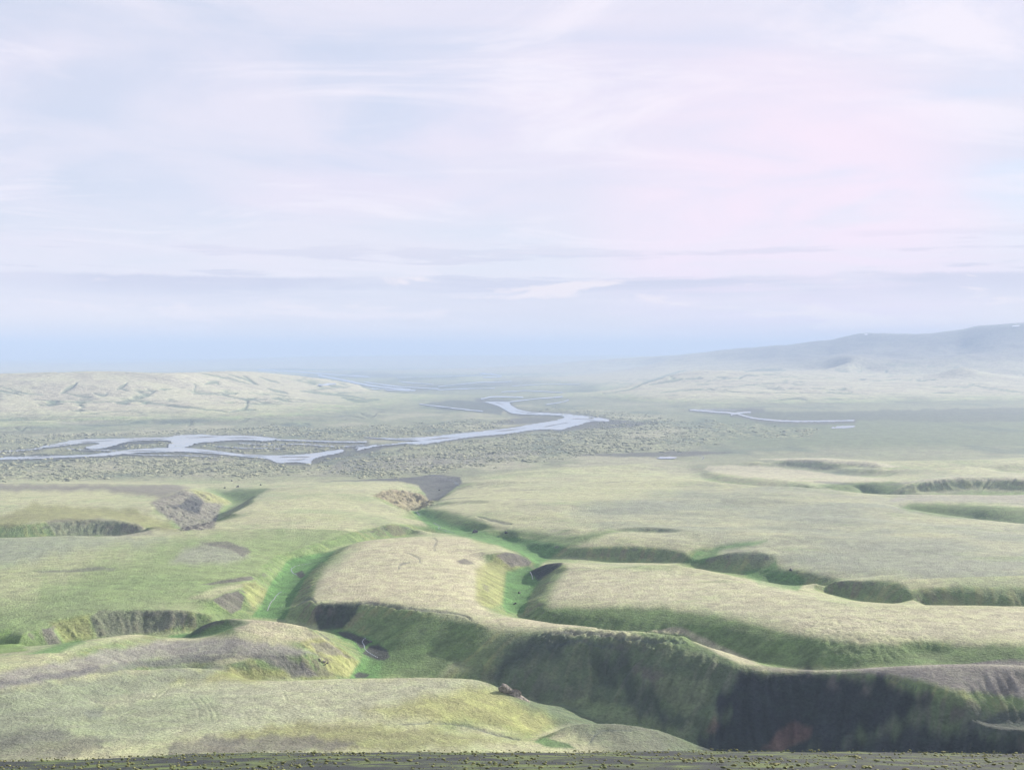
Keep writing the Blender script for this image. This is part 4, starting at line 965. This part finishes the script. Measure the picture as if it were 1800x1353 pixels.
def quick_mesh(name, verts, quads=None, tris=None):
    """mesh from numpy arrays"""
    me = bpy.data.meshes.new(name)
    verts = np.asarray(verts, np.float32)
    f = quads if quads is not None else tris
    k = f.shape[1]
    me.vertices.add(len(verts)); me.vertices.foreach_set('co', verts.ravel())
    me.loops.add(f.size); me.loops.foreach_set('vertex_index', f.ravel().astype(np.int32))
    me.polygons.add(len(f)); me.polygons.foreach_set('loop_start', np.arange(0, f.size, k, dtype=np.int32))
    try:
        me.polygons.foreach_set('loop_total', np.full(len(f), k, np.int32))
    except Exception:
        pass
    me.update(calc_edges=True)
    return me


# ------------------------------------------------------------------ split the land into its hills
SEEDS = [
    ('hill', 600, 570, 'near mound of pale moss with a yellow right flank above the black slope'),
    ('hill', 300, 690, 'grey-banded hill behind the near pale mound, rounded crest and shaded bowl'),
    ('hill', 1100, 545, 'small pale mound at the bottom below the dark slope'),
    ('hill', 1050, 730, 'long ridge with a pale crest and a dark shaded face'),
    ('hill', 720, 960, 'central flat-topped plateau of pale moss with a dark front scarp'),
    ('hill', 200, 950, 'broad green slope on the left with bare grey scars'),
    ('hill', 600, 1500, 'pale moor between the left canyon and the dark sand delta'),
    ('hill', 150, 1650, 'brownish plateau left of the canyon below the river'),
    ('hill', 1250, 900, 'pale plateau right of the centre with a dark pointed left end'),
    ('hill', 1400, 1300, 'wide pale moor on the right with small mounds at its near edge'),
    ('hill', 1720, 1780, 'low lilac-grey plateau at the right edge behind the wide moor'),
    ('hill', 1420, 2330, 'bright flat strip of land behind the wide moor'),
    ('hill', 1700, 2080, 'low rough mossy rise at the right edge'),
    ('lava_plain', 700, 2900, 'flat plain of mossy lava on both sides of the river'),
    ('lava_plain', 1500, 3700, ''),
    ('lava_plain', 100, 3000, ''),
    ('lava_plain', 850, 6500, ''),
    ('lava_plain', 800, 9500, ''),
    ('pale_hills', 250, 5600, 'pale rolling hills with dark gullies beyond the river on the left'),
    ('low_hills', 1300, 8000, 'low pale hills below the blue mountain'),
    ('mountain', 1600, 12500, 'long blue mountain fading in the haze on the right'),
    ('far_hills', 700, 24000, 'faint blue rim of the basin on the horizon'),
]
SEED_ID = []
_names = []
for nm, px, D, lb in SEEDS:
    if lb == '':
        SEED_ID.append(_names.index('lava_plain|'))
    else:
        _names.append(nm + '|' + ('' if nm == 'lava_plain' else lb)); SEED_ID.append(len(_names) - 1)
ds2 = DS * 2
nt2, nl2 = int((T1 - T0) / ds2) + 2, int((L1 - L0) / ds2) + 2
cost = np.ones((nl2, nt2))
for kind, t, L, z in CON:
    if kind == 'v':
        for a, b in ((0, 0), (0, 1), (1, 0)):
            j = np.clip(np.floor((t - T0) / ds2).astype(int) + a, 0, nt2 - 1); i = np.clip(np.floor((L - L0) / ds2).astype(int) + b, 0, nl2 - 1)
            cost[i, j] = 60
dist = np.full((nl2, nt2), 1e9); lab = np.zeros((nl2, nt2), int)
for (nm, px, D, lb), k in zip(SEEDS, SEED_ID):
    i, j = int((math.log(D) - L0) / ds2), int(((px - 900) / F - T0) / ds2)
    dist[i, j] = 0; lab[i, j] = k
for it in range(420):
    for ax, sh in ((0, 1), (0, -1), (1, 1), (1, -1)):
        nd = np.roll(dist, sh, ax)
        nl_ = np.roll(lab, sh, ax)
        if ax == 0:
            nd[0 if sh == 1 else -1, :] = 1e9
        else:
            nd[:, 0 if sh == 1 else -1] = 1e9
        nd = nd + cost
        bt = nd < dist
        if bt.any():
            dist = np.where(bt, nd, dist); lab = np.where(bt, nl_, lab)
fi = np.clip(((LV - L0) / ds2).round().astype(int), 0, nl2 - 1); fj = np.clip(((TV - T0) / ds2).round().astype(int), 0, nt2 - 1)
LABV = lab[fi][:, fj]

ZZ = land
VERT = np.stack([XX, YY, ZZ], -1).astype(np.float32)
lx_, ly_ = grads(ZZ)
NRM = np.stack([-lx_, -ly_, np.ones_like(lx_)], -1); NRM /= np.linalg.norm(NRM, axis=-1, keepdims=True)
ids = np.arange(NR * NC).reshape(NR, NC)
QUAD = np.stack([ids[:-1, :-1], ids[:-1, 1:], ids[1:, 1:], ids[1:, :-1]], -1).reshape(-1, 4)
QL = LABV[:-1, :-1].ravel()
VF, CF, NF = VERT.reshape(-1, 3), colr.reshape(-1, 3), NRM.reshape(-1, 3)
for k, key in enumerate(_names):
    nm, lb = key.split('|')
    q = QUAD[QL == k]
    if len(q) == 0:
        continue
    u, inv = np.unique(q, return_inverse=True)
    me = quick_mesh(nm, VF[u], quads=inv.reshape(-1, 4))
    at = me.attributes.new('albedo', 'FLOAT_COLOR', 'POINT')
    at.data.foreach_set('color', np.concatenate([CF[u], np.ones((len(u), 1), np.float32)], 1).astype(np.float32).ravel())
    me.polygons.foreach_set('use_smooth', np.ones(len(q), bool))
    me.normals_split_custom_set_from_vertices(NF[u].astype(np.float32))
    mat = M_MOSS if nm == 'hill' else (M_PLAIN if nm == 'lava_plain' else M_FAR)
    put(nm, me, mat, lb or 'flat plain of mossy lava on both sides of the river', None, 'structure')


# the land goes on to either side of the surveyed strip, coarser
for sd in (0, -1):
    sg = -1 if sd == 0 else 1
    ext = np.concatenate([[0.0], np.cumsum(np.linspace(0.004, 0.04, 26))])
    to = TV[sd] + sg * ext
    yo = np.exp(LV)[:, None] * np.ones((1, len(to))); xo = yo * to[None]
    soft = np.convolve(np.pad(Hs[:, sd], 25, mode='edge'), np.ones(51) / 51, 'valid')
    fo = sstep(ext, 0.0, 0.25)[None]
    amp = np.clip(yo / 900, 0.3, 4.0) * (1 - 0.9 * sstep(Hs[:, sd], 16, 7) * sstep(np.exp(LV), 2150, 2350))[:, None]
    zo = ZZ[:, sd][:, None] * (1 - fo) + fo * soft[:, None] + amp * sstep(ext, 0.0, 0.15)[None] * 5.0 * fbm(xo, yo, 230, 4, 0.5, 110)
    co = colr[:, sd][:, None] * (1 - fo[..., None]) + fo[..., None] * np.where(yo > 2300, 1.0, 1.0)[..., None] * (0.5 * PALE2 + 0.5 * colr[:, sd][:, None]) * (1 + 0.2 * fbm(xo, yo, 60, 3, 0.6, 111))[..., None]
    n_, m_ = zo.shape; io = np.arange(n_ * m_).reshape(n_, m_)
    qo = np.stack([io[:-1, :-1], io[:-1, 1:], io[1:, 1:], io[1:, :-1]], -1).reshape(-1, 4)
    if sg < 0:
        qo = qo[:, ::-1]
    me = quick_mesh('moorland', np.stack([xo, yo, zo], -1).reshape(-1, 3), quads=np.ascontiguousarray(qo))
    at_ = me.attributes.new('albedo', 'FLOAT_COLOR', 'POINT')
    at_.data.foreach_set('color', np.concatenate([np.clip(co, 0.02, 0.6).reshape(-1, 3), np.ones((n_ * m_, 1))], 1).astype(np.float32).ravel())
    me.polygons.foreach_set('use_smooth', np.ones(len(qo), bool))
    put('moorland', me, M_MOSS, 'open moor running on beyond the %s edge of the view' % ('left' if sg < 0 else 'right'), None, 'structure')


def ground_z(px, D):
    """height of the finished land at a column and distance"""
    i = np.interp(np.log(D), LV, np.arange(NR)); j = ((px - 900) / F - TV[0]) / (TV[1] - TV[0])
    i0 = np.clip(int(i), 0, NR - 2); j0 = np.clip(int(j), 0, NC - 2); a, b = i - i0, j - j0
    return float(ZZ[i0, j0] * (1 - a) * (1 - b) + ZZ[i0 + 1, j0] * a * (1 - b) + ZZ[i0, j0 + 1] * (1 - a) * b + ZZ[i0 + 1, j0 + 1] * a * b)


def seen(px, py, D0=300, D1=9000):
    """first ground met along the line of sight through a photo position"""
    j = int(np.clip(round(((px - 900) / F - TV[0]) / (TV[1] - TV[0])), 0, NC - 1))
    r = (LV > math.log(D0)) & (LV < math.log(D1))
    rows = np.where(r)[0]
    zr = ZC - (py - H0) * YY[rows, j] / F
    hit = np.where(ZZ[rows, j] >= zr)[0]
    i = rows[hit[0]] if len(hit) else rows[-1]
    D = YY[i, j]
    return Vector((D * (px - 900) / F, D, ZZ[i, j]))


# ------------------------------------------------------------------ the slope underfoot
ny, nx = 230, 560
yv = np.concatenate([np.linspace(6, 110, 190), np.linspace(112, 302, 40)]); tv = np.linspace(-0.95, 0.95, nx)
y2 = yv[:, None] * np.ones((1, nx)); x2 = y2 * tv[None]
edge = 78 + 6 * fbm(x2, y2 * 0, 60, 3, 0.5, 70) + 5 * (1 - np.minimum(tv[None] ** 2, 0.3) * 6)
zn = ZC - 1.75 - 0.347 * y2 - 0.010 * x2 * 0
over = np.maximum(y2 - edge, 0)
zn = zn - 0.0058 * over ** 2 * (over < 40) - (over >= 40) * (0.0058 * 1600 + 0.464 * (over - 40)) * 0.55 - (over >= 40) * 0.45 * 0.0058 * 1600
zn += 0.26 * fbm(x2, y2, 14, 5, 0.6, 71) + 0.03 * fbm(x2, y2, 1.2, 3, 0.6, 72) - 0.62 * sstep(tv[None], -0.20, -0.50)
idn = np.arange(ny * nx).reshape(ny, nx)
qn = np.stack([idn[:-1, :-1], idn[:-1, 1:], idn[1:, 1:], idn[1:, :-1]], -1).reshape(-1, 4)
men = quick_mesh('near_slope', np.stack([x2, y2, zn], -1).reshape(-1, 3), quads=qn)
cn = np.ones((ny, nx, 3), np.float32) * C(0.034, 0.040, 0.048)
mg = sstep(fbm(x2, y2, 5, 4, 0.65, 73), -0.1, 0.3)[..., None]
cn = cn * (1 - mg * 0.9) + C(0.095, 0.125, 0.055) * mg * 0.9
at = men.attributes.new('albedo', 'FLOAT_COLOR', 'POINT'); at.data.foreach_set('color', np.concatenate([cn.reshape(-1, 3), np.ones((ny * nx, 1))], 1).astype(np.float32).ravel())
men.polygons.foreach_set('use_smooth', np.ones(len(qn), bool))
put('near_slope', men, M_NEAR, 'black gravel slope with sparse grass along the bottom edge', None, 'structure')


def near_z(x, y):
    i = np.interp(y, yv, np.arange(ny)); j = (x / y - tv[0]) / (tv[1] - tv[0])
    return zn[np.clip(i.astype(int), 0, ny - 1), np.clip(j.round().astype(int), 0, nx - 1)]


r2 = np.random.default_rng(3)
# ------------------------------------------------------------------ water
def to_plain(px, py, z):
    D = (ZC - z) * F / (py - H0)
    return ((px - 900) * D / F, D, z)


def sheet(name, outlines, lift, label, cat=None):
    """flat water: each outline filled, lying just above the ground it floods"""
    vs_, fs_ = [], []
    for k, ol in enumerate(outlines):
        c = catmull(list(ol) + [ol[0]], 12)[:-1]
        c = c + (0.9 * perlin(c[:, 0] * 0.16, c[:, 1] * 0.9 + k) + 0.6 * perlin(c[:, 0] * 0.45, c[:, 1] * 2.0 + k + 5) + 0.12 * r2.standard_normal(len(c)))[:, None] * np.array([1.8, 0.75])
        pts = [Vector(to_plain(p[0], p[1], 0.0)) for p in c]
        zmax = lift + 0.03 * k
        tri = tessellate_polygon([[Vector((p.x, p.y, 0)) for p in pts]])
        b0 = len(vs_)
        vs_ += [(p.x, p.y, zmax) for p in pts]
        fs_ += [tuple(b0 + i for i in t) for t in tri]
    me = bpy.data.meshes.new(name); me.from_pydata(vs_, [], fs_); me.update()
    # all facing up
    for p in me.polygons:
        if p.normal.z < 0:
            p.flip()
    return put(name, me, M_WATER, label, cat, 'structure')


sheet('river', RIV_LEFT, 3.0, 'pale braided river splitting round islands on the left of the plain')
sheet('river', RIV_BEND, 2.2, 'pale river bend sweeping back through the middle of the plain')
vs_, fs_ = [], []
for ol in FAR_BRAID:
    m_ = len(ol) // 2; b0 = len(vs_)
    for i_ in range(m_):
        for q_ in (ol[i_], ol[len(ol) - 1 - i_]):
            p = seen(q_[0] + r2.uniform(-2, 2), q_[1], 5200, 21000); vs_.append((p.x, p.y, p.z + 2.5))
        if i_:
            fs_.append((b0 + 2 * i_ - 2, b0 + 2 * i_ - 1, b0 + 2 * i_ + 1, b0 + 2 * i_))
me = bpy.data.meshes.new('river'); me.from_pydata(vs_, [], fs_); me.update()
for p in me.polygons:
    if p.normal.z < 0:
        p.flip()
put('river', me, M_WATER, 'far thin river strands shining in the hazy distance', None, 'structure')
sheet('river', RIV_RIGHT, 2.6, 'thin curved river at the foot of the right-hand plain')
sheet('pond', [[(1459, 754), (1470, 751), (1490, 749), (1503, 749.5), (1498, 752.5), (1480, 754)]], 2.8, 'small bright pond lying on the right-hand plain')
sheet('pond', [[(1152, 808), (1165, 806), (1190, 806.5), (1186, 809), (1165, 809.5)]], 5.2, 'little pond on the green flat behind the pale moor')


M_BAR = simple_material('wet_gravel', (0.105, 0.11, 0.112), 0.25, 0.08, 0.85)
BARS = [((140, 778), (200, 776), 0.9), ((225, 774.5), (292, 773), 0.8), ((85, 786), (122, 781), 0.7), ((325, 770.5), (385, 769), 0.8), ((395, 771), (455, 771.5), 0.7), ((215, 796), (300, 792.5), 0.7), ((345, 794.5), (395, 798), 0.7), ((425, 801.5), (468, 805), 0.8), ((490, 806), (545, 804.5), 1.2), ((505, 811), (538, 809), 0.8), ((30, 806), (110, 804), 0.5),
        ((745, 775), (810, 768.5), 0.9), ((870, 759.5), (925, 753), 0.8), ((955, 751), (1000, 744), 1.0), ((1005, 737), (1045, 738.5), 0.8), ((905, 723.5), (945, 727.5), 0.6), ((690, 772), (735, 773.5), 0.6), ((868, 707.5), (888, 713), 0.6)]
for k, (a, b, h) in enumerate(BARS):
    up, dn = [], []
    for q in np.linspace(0, 1, 15):
        wv = h * math.sin(math.pi * q) ** 0.7 * (0.8 + 0.4 * math.sin(7 * q + k)); xx = a[0] + (b[0] - a[0]) * q; yy = a[1] + (b[1] - a[1]) * q + 0.5 * math.sin(5 * q + 2 * k)
        up.append((xx, yy - wv)); dn.append((xx, yy + 0.6 * wv))
    ring = up + dn[::-1][1:-1]
    pts = [Vector(to_plain(x, y, 0.0)) for x, y in ring]
    zb = (3.0 if k < 11 else 2.2) + 0.35
    tri = tessellate_polygon([[Vector((p.x, p.y, 0)) for p in pts]])
    me = bpy.data.meshes.new('gravel_bar'); me.from_pydata([(p.x, p.y, zb) for p in pts], [], [tuple(t) for t in tri]); me.update()
    for p in me.polygons:
        if p.normal.z < 0:
            p.flip()
    put('gravel_bar', me, M_BAR, 'low gravel bar in the river', None, 'structure')


def brook(pts, width, label):
    """a brook laid on its valley floor"""
    c = catmull(pts, 8); vs_, fs_ = [], []
    P3 = [seen(x, y) for x, y in c]
    for i, p in enumerate(P3):
        a = P3[max(i - 1, 0)]; b = P3[min(i + 1, len(P3) - 1)]
        d = Vector((b.x - a.x, b.y - a.y, 0)); d = d.normalized() if d.length > 1e-6 else Vector((0, 1, 0))
        s = Vector((-d.y, d.x, 0)) * 0.55 * width * (0.6 + 0.4 * math.sin(i * 1.7) ** 2) * p.y / 1900
        pxy = 900 + F * p.x / p.y
        z = max(ground_z(pxy, p.y), ground_z(900 + F * (p.x + s.x) / (p.y + s.y), p.y + s.y), ground_z(900 + F * (p.x - s.x) / (p.y - s.y), p.y - s.y)) + 0.12
        vs_ += [(p.x - s.x, p.y - s.y, z), (p.x + s.x, p.y + s.y, z)]
        if i:
            fs_.append((2 * i - 2, 2 * i - 1, 2 * i + 1, 2 * i))
    me = bpy.data.meshes.new('brook'); me.from_pydata(vs_, [], fs_); me.update()
    for p in me.polygons:
        if p.normal.z < 0:
            p.flip()
    put('brook', me, M_WATER, label, None, 'structure')


brook([(548, 990), (525, 994), (512, 1000), (515, 1007), (522, 1011)], 1.3, 'brook in the green valley left of the central plateau, upper bend')
brook([(496, 1040), (488, 1045), (482, 1053), (476, 1060), (470, 1074)], 1.3, 'brook in the green valley left of the central plateau, lower run')
brook([(642, 1122), (637, 1128), (640, 1135), (642, 1142), (652, 1150), (664, 1156)], 1.4, 'brook winding between black gravel bars below the front scarp')
brook([(762, 919), (774, 926), (771, 930), (786, 934), (800, 937)], 1.2, 'brook in the main green valley behind the central plateau')
brook([(728, 899), (734, 902), (738, 906)], 1.2, 'brook leaving the brown gorge')
brook([(761, 834), (770, 838), (790, 843), (800, 847), (806, 851), (800, 849), (809, 855)], 1.0, 'white stream running over the dark sand delta')
brook([(932, 1006), (935, 1012), (936, 1018)], 1.2, 'short white brook beside the dark pointed cliff')
brook([(1230, 800), (1237, 804), (1234, 808)], 1.0, 'bright brook bend on the green flat at the right')

# ------------------------------------------------------------------ rocks
ICO_V = []
_p = (1 + 5 ** 0.5) / 2
for a in (-1, 1):
    for b in (-_p, _p):
        ICO_V += [(a, b, 0), (0, a, b), (b, 0, a)]
ICO_V = np.array(ICO_V) / math.hypot(1, _p)
ICO_T = []
for i in range(12):
    for j in range(i + 1, 12):
        for k in range(j + 1, 12):
            d = [np.linalg.norm(ICO_V[a] - ICO_V[b]) for a, b in ((i, j), (j, k), (i, k))]
            if max(d) < 1.2:
                n_ = np.cross(ICO_V[j] - ICO_V[i], ICO_V[k] - ICO_V[i])
                ICO_T.append((i, j, k) if n_ @ ICO_V[i] > 0 else (i, k, j))
ICO_T = np.array(ICO_T)


def subdiv(v, t):
    v = list(map(tuple, v)); cache = {}; out = []

    def mid(a, b):
        key = (min(a, b), max(a, b))
        if key not in cache:
            m = np.add(v[a], v[b]) / 2; m = m / np.linalg.norm(m); v.append(tuple(m)); cache[key] = len(v) - 1
        return cache[key]
    for a, b, c in t:
        ab, bc, ca = mid(a, b), mid(b, c), mid(c, a)
        out += [(a, ab, ca), (b, bc, ab), (c, ca, bc), (ab, bc, ca)]
    return np.array(v), np.array(out)


S2 = subdiv(*subdiv(ICO_V, ICO_T)); S3 = subdiv(*S2)


def rock_mesh(name, size, seed, cuts=9, strata=0.0, fine=True):
    """fractured block: a ball cut by random planes, bedded and roughened"""
    v, t = S3 if fine else S2
    v = v.copy(); g = np.random.default_rng(seed)
    for _ in range(cuts):
        n_ = g.standard_normal(3); n_ /= np.linalg.norm(n_); d = g.uniform(0.35, 0.72)
        s = v @ n_
        v = v - np.outer(np.maximum(s - d, 0), n_)
    if strata:
        lay_ = np.sin(v[:, 2] * 17 + g.uniform(0, 6)) * 0.5 + np.sin(v[:, 2] * 31) * 0.3
        v[:, :2] *= (1 + strata * lay_)[:, None]
    nz = fbm(v[:, 0] * 3 + v[:, 2] * 2 + seed, v[:, 1] * 3 - v[:, 2], 1.0, 4, 0.6, seed)
    v = v * (1 + 0.09 * nz)[:, None] * np.array(size)
    me = quick_mesh(name, v, tris=t)
    return me


def empty(name, loc, label, cat, group=None):
    o = bpy.data.objects.new(name, None); col.objects.link(o); o.location = loc; o['label'] = label; o['category'] = cat
    o.empty_display_size = 1.0
    if group:
        o['group'] = group
    return o


# low cushions of grass and moss on the slope underfoot, one mass
NTUFT = 14000
ty = r2.uniform(34, 92, NTUFT); tx = ty * r2.uniform(-0.55, 0.55, NTUFT)
keep = fbm(tx, ty, 6, 3, 0.6, 74) + 0.30 * r2.standard_normal(NTUFT) > 0.22
tx, ty = tx[keep], ty[keep]; nk = len(tx)
ts = np.clip(r2.lognormal(-3.35, 0.55, nk), 0.012, 0.075)
cv = ICO_V[None] * (1 + 0.35 * r2.standard_normal((nk, 12, 1))) * ts[:, None, None] * np.array([1.5, 1.4, 0.6]) + np.stack([tx, ty, near_z(tx, ty) + 0.2 * ts], -1)[:, None]
mgt = quick_mesh('grass_tufts', cv.reshape(-1, 3), tris=(ICO_T[None] + 12 * np.arange(nk)[:, None, None]).reshape(-1, 3))
mgt.polygons.foreach_set('use_smooth', np.ones(len(mgt.polygons), bool))
put('grass_tufts', mgt, M_GRASS, 'sparse olive grass tufts growing on the black gravel slope', 'grass', 'stuff')

# the broken crag on the near mound's shoulder
c0 = seen(905, 1224, 400, 700)
crag = empty('rock_outcrop', c0, 'brown broken rock crag on the right shoulder of the near mound', 'rock')
pxm = c0.y / F
for k, (dx, dyp, sx, sy, sz, rot, tilt) in enumerate(((9, -4, 9.5, 5, 3.2, 0.15, 0.55), (-12, 8, 6.0, 4, 3.6, -0.2, 0.5), (-20, 13, 3.5, 3, 3.4, 0.4, 0.3), (22, -13, 4.5, 3, 2.2, 0.1, 0.55), (2, 4, 5.0, 4, 3.0, 0.5, 0.45))):
    o = put('block', rock_mesh('block', (sx, sy, sz), 11 + k, 12, 0.05), M_ROCK, parent=crag)
    o.location = (dx * pxm, 2.0, dyp * pxm); o.rotation_euler = (0.1, tilt, rot)
c1 = seen(855, 1197, 400, 700)
t1 = empty('rock_outcrop', c1, 'small tan rock tooth on the crest beside the larger crag', 'rock')
for k, (dx, dz, s) in enumerate(((0, 0.6, (3.6, 2.6, 2.6)), (-4.5, 0.9, (3.8, 2.6, 1.6)), (3.0, -1.0, (2.2, 2.0, 2.2)))):
    o = put('block', rock_mesh('block', s, 31 + k, 10, 0.05), M_ROCK, parent=t1); o.location = (dx, 0.5, dz)
c2 = seen(1216, 1125, 560, 760)
t2 = empty('rock_outcrop', c2, 'tan rock ledge under the crest of the long dark ridge', 'rock')
for k, (dx, dz, s) in enumerate(((0, 0, (2.6, 1.8, 1.0)), (-3.6, -0.5, (2.8, 1.8, 0.9)), (3.4, -0.6, (2.2, 1.6, 1.0)))):
    o = put('block', rock_mesh('block', s, 41 + k, 10, 0.05), M_ROCK, parent=t2); o.location = (dx, 0.0, dz)
c3 = seen(565, 1163, 640, 760)
t3 = empty('rock_outcrop', c3, 'pale orange stones on the yellow flank of the grey-banded hill', 'rock')
for k, (dx, dz, s) in enumerate(((-1.2, 0.3, (1.6, 1.2, 1.3)), (1.6, -0.4, (1.7, 1.2, 1.2)), (4.0, -1.4, (1.0, 0.9, 0.8)))):
    o = put('block', rock_mesh('block', s, 51 + k, 8, 0.03, False), M_ROCK, parent=t3); o.location = (dx, 0.0, dz)

# single boulders
BOULD = [(418, 856, 3.6, 'dark boulder on the green flat beyond the canyon, second from the left'), (458, 853, 3.0, 'dark boulder on the pale bank right of the canyon mouth'), (408, 846, 3.4, 'dark boulder by the lava edge above the canyon mouth'), (395, 858, 2.4, 'small dark boulder nearest the canyon mouth'),
         (773, 862, 2.8, 'lone dark boulder on the dark sand delta'), (835, 936, 4.0, 'large dark boulder on the floor of the main green valley'), (890, 937, 2.6, 'dark boulder in the main green valley near the right bank'), (652, 1128, 1.6, 'black boulder at the head of the gravel bar below the scarp'), (913, 1043, 1.5, 'dark stone in the narrow green valley, upper one'), (905, 1062, 1.6, 'dark stone in the narrow green valley, lower one'),
         (1390, 1004, 2.0, 'dark stone on the slope of the wide right moor')]
for k, (px, py, s, lb) in enumerate(BOULD):
    p = seen(px, py)
    o = put('boulder', rock_mesh('boulder', (s * 1.15, s, s * 0.8), 70 + k, 8, 0.0, False), M_BOULD, lb, 'boulder', None, 'boulders on the valley floors')
    o.location = p + Vector((0, 0, s * 0.3)); o.rotation_euler = (0, 0, k * 1.3)

# lava blocks: thousands of mossy humps over the plain
r3 = np.random.default_rng(5)
lavm = lava
wgt = lavm[:-1, :-1]
area = (YY[:-1, :-1] * (TV[1] - TV[0])) * np.diff(YY[:, :-1], axis=0) * wgt
area *= sstep(fbm(XX[:-1, :-1], YY[:-1, :-1], 130, 4, 0.65, 80), -0.15, 0.35) * 0.9 + 0.1
area *= sstep(PXs[:-1, :-1], 1300, 950) * 0.88 + 0.12
area *= sstep(YY[:-1, :-1], 5200, 3600) * 0.8 + 0.2
cum = np.cumsum(area.ravel()); NL = 30000
pick = np.searchsorted(cum, r3.uniform(0, cum[-1], NL)); ri, ci_ = np.unravel_index(pick, area.shape)
ly = YY[ri, ci_] + r3.uniform(0, 1, NL) * (YY[ri + 1, ci_] - YY[ri, ci_]); lxp = ly * (TV[ci_] + r3.uniform(0, 1, NL) * (TV[1] - TV[0]))
lz = ZZ[ri, ci_]
sz = np.clip(r3.lognormal(0.32, 0.62, NL), 0.5, 6.0) * (0.7 + ly / 9000)
vv = ICO_V[None] * (1 + 0.28 * r3.standard_normal((NL, 12, 1))) * sz[:, None, None] * np.array([1.5, 1.15, 0.48])
an = r3.uniform(0, 6.28, NL); ca, sa = np.cos(an)[:, None], np.sin(an)[:, None]
vv = np.stack([vv[..., 0] * ca - vv[..., 1] * sa, vv[..., 0] * sa + vv[..., 1] * ca, vv[..., 2]], -1) + np.stack([lxp, ly, lz + sz * 0.05], -1)[:, None]
tt = (ICO_T[None] + 12 * np.arange(NL)[:, None, None]).reshape(-1, 3)
mlb = quick_mesh('lava_blocks', vv.reshape(-1, 3), tris=tt); mlb.polygons.foreach_set('use_smooth', np.ones(len(tt), bool))
put('lava_blocks', mlb, M_LAVA, 'rough mossy lava humps scattered over the plain by the river', 'lava', 'stuff')

# snow patches on the mountain
for k, (px, py, wd, ht, lb) in enumerate(((1786, 578, 42, 8, 'snow patch near the top of the blue mountain at the right edge'), (1522, 592, 14, 14, 'small snow patch below the blue mountain shoulder'))):
    p = seen(px, py, 9000, 18000)
    vs_, fs_ = [], []
    nx_, ny_ = 13, 9
    for a in range(ny_):
        for b in range(nx_):
            u_, v_ = (b / (nx_ - 1) - 0.5) * 2, (a / (ny_ - 1) - 0.5) * 2
            rr = 1.0 - 0.25 * math.sin(3 * u_ + k)
            x = p.x + u_ * wd * rr; y = p.y + v_ * ht * 3 * (1 - 0.5 * u_ * u_)
            vs_.append((x, y, ground_z(900 + F * x / y, y) + 4.0))
    for a in range(ny_ - 1):
        for b in range(nx_ - 1):
            fs_.append((a * nx_ + b, a * nx_ + b + 1, (a + 1) * nx_ + b + 1, (a + 1) * nx_ + b))
    me = bpy.data.meshes.new('snow_patch'); me.from_pydata(vs_, [], fs_); me.update()
    put('snow_patch', me, M_SNOW, lb, 'snow')

# ------------------------------------------------------------------ the hazy air
zmin = float(ZZ.min()) - 1.5; ztop = max(float(ZZ.max()), ZC) + 25.0
R_ = 42000.0
hv = [(-R_, -3000, zmin), (R_, -3000, zmin), (R_, R_, zmin), (-R_, R_, zmin), (-R_, -3000, ztop), (R_, -3000, ztop), (R_, R_, ztop), (-R_, R_, ztop)]
hf = [(0, 3, 2, 1), (4, 5, 6, 7), (0, 1, 5, 4), (1, 2, 6, 5), (2, 3, 7, 6), (3, 0, 4, 7)]
hm = bpy.data.meshes.new('haze'); hm.from_pydata(hv, [], hf); hm.update()
mh = bpy.data.materials.new('haze_air'); mh.use_nodes = True
kh = NT(mh.node_tree)
oh = kh.n('ShaderNodeOutputMaterial'); pv = kh.n('ShaderNodeVolumePrincipled'); kh.l(pv.outputs[0], oh.inputs['Volume'])
pv.inputs['Color'].default_value = (0.362, 0.468, 0.66, 1); pv.inputs['Density'].default_value = 0.000092; pv.inputs['Anisotropy'].default_value = 0.0
put('haze', hm, mh, 'pale blue haze filling the air over the basin', 'haze', 'stuff')
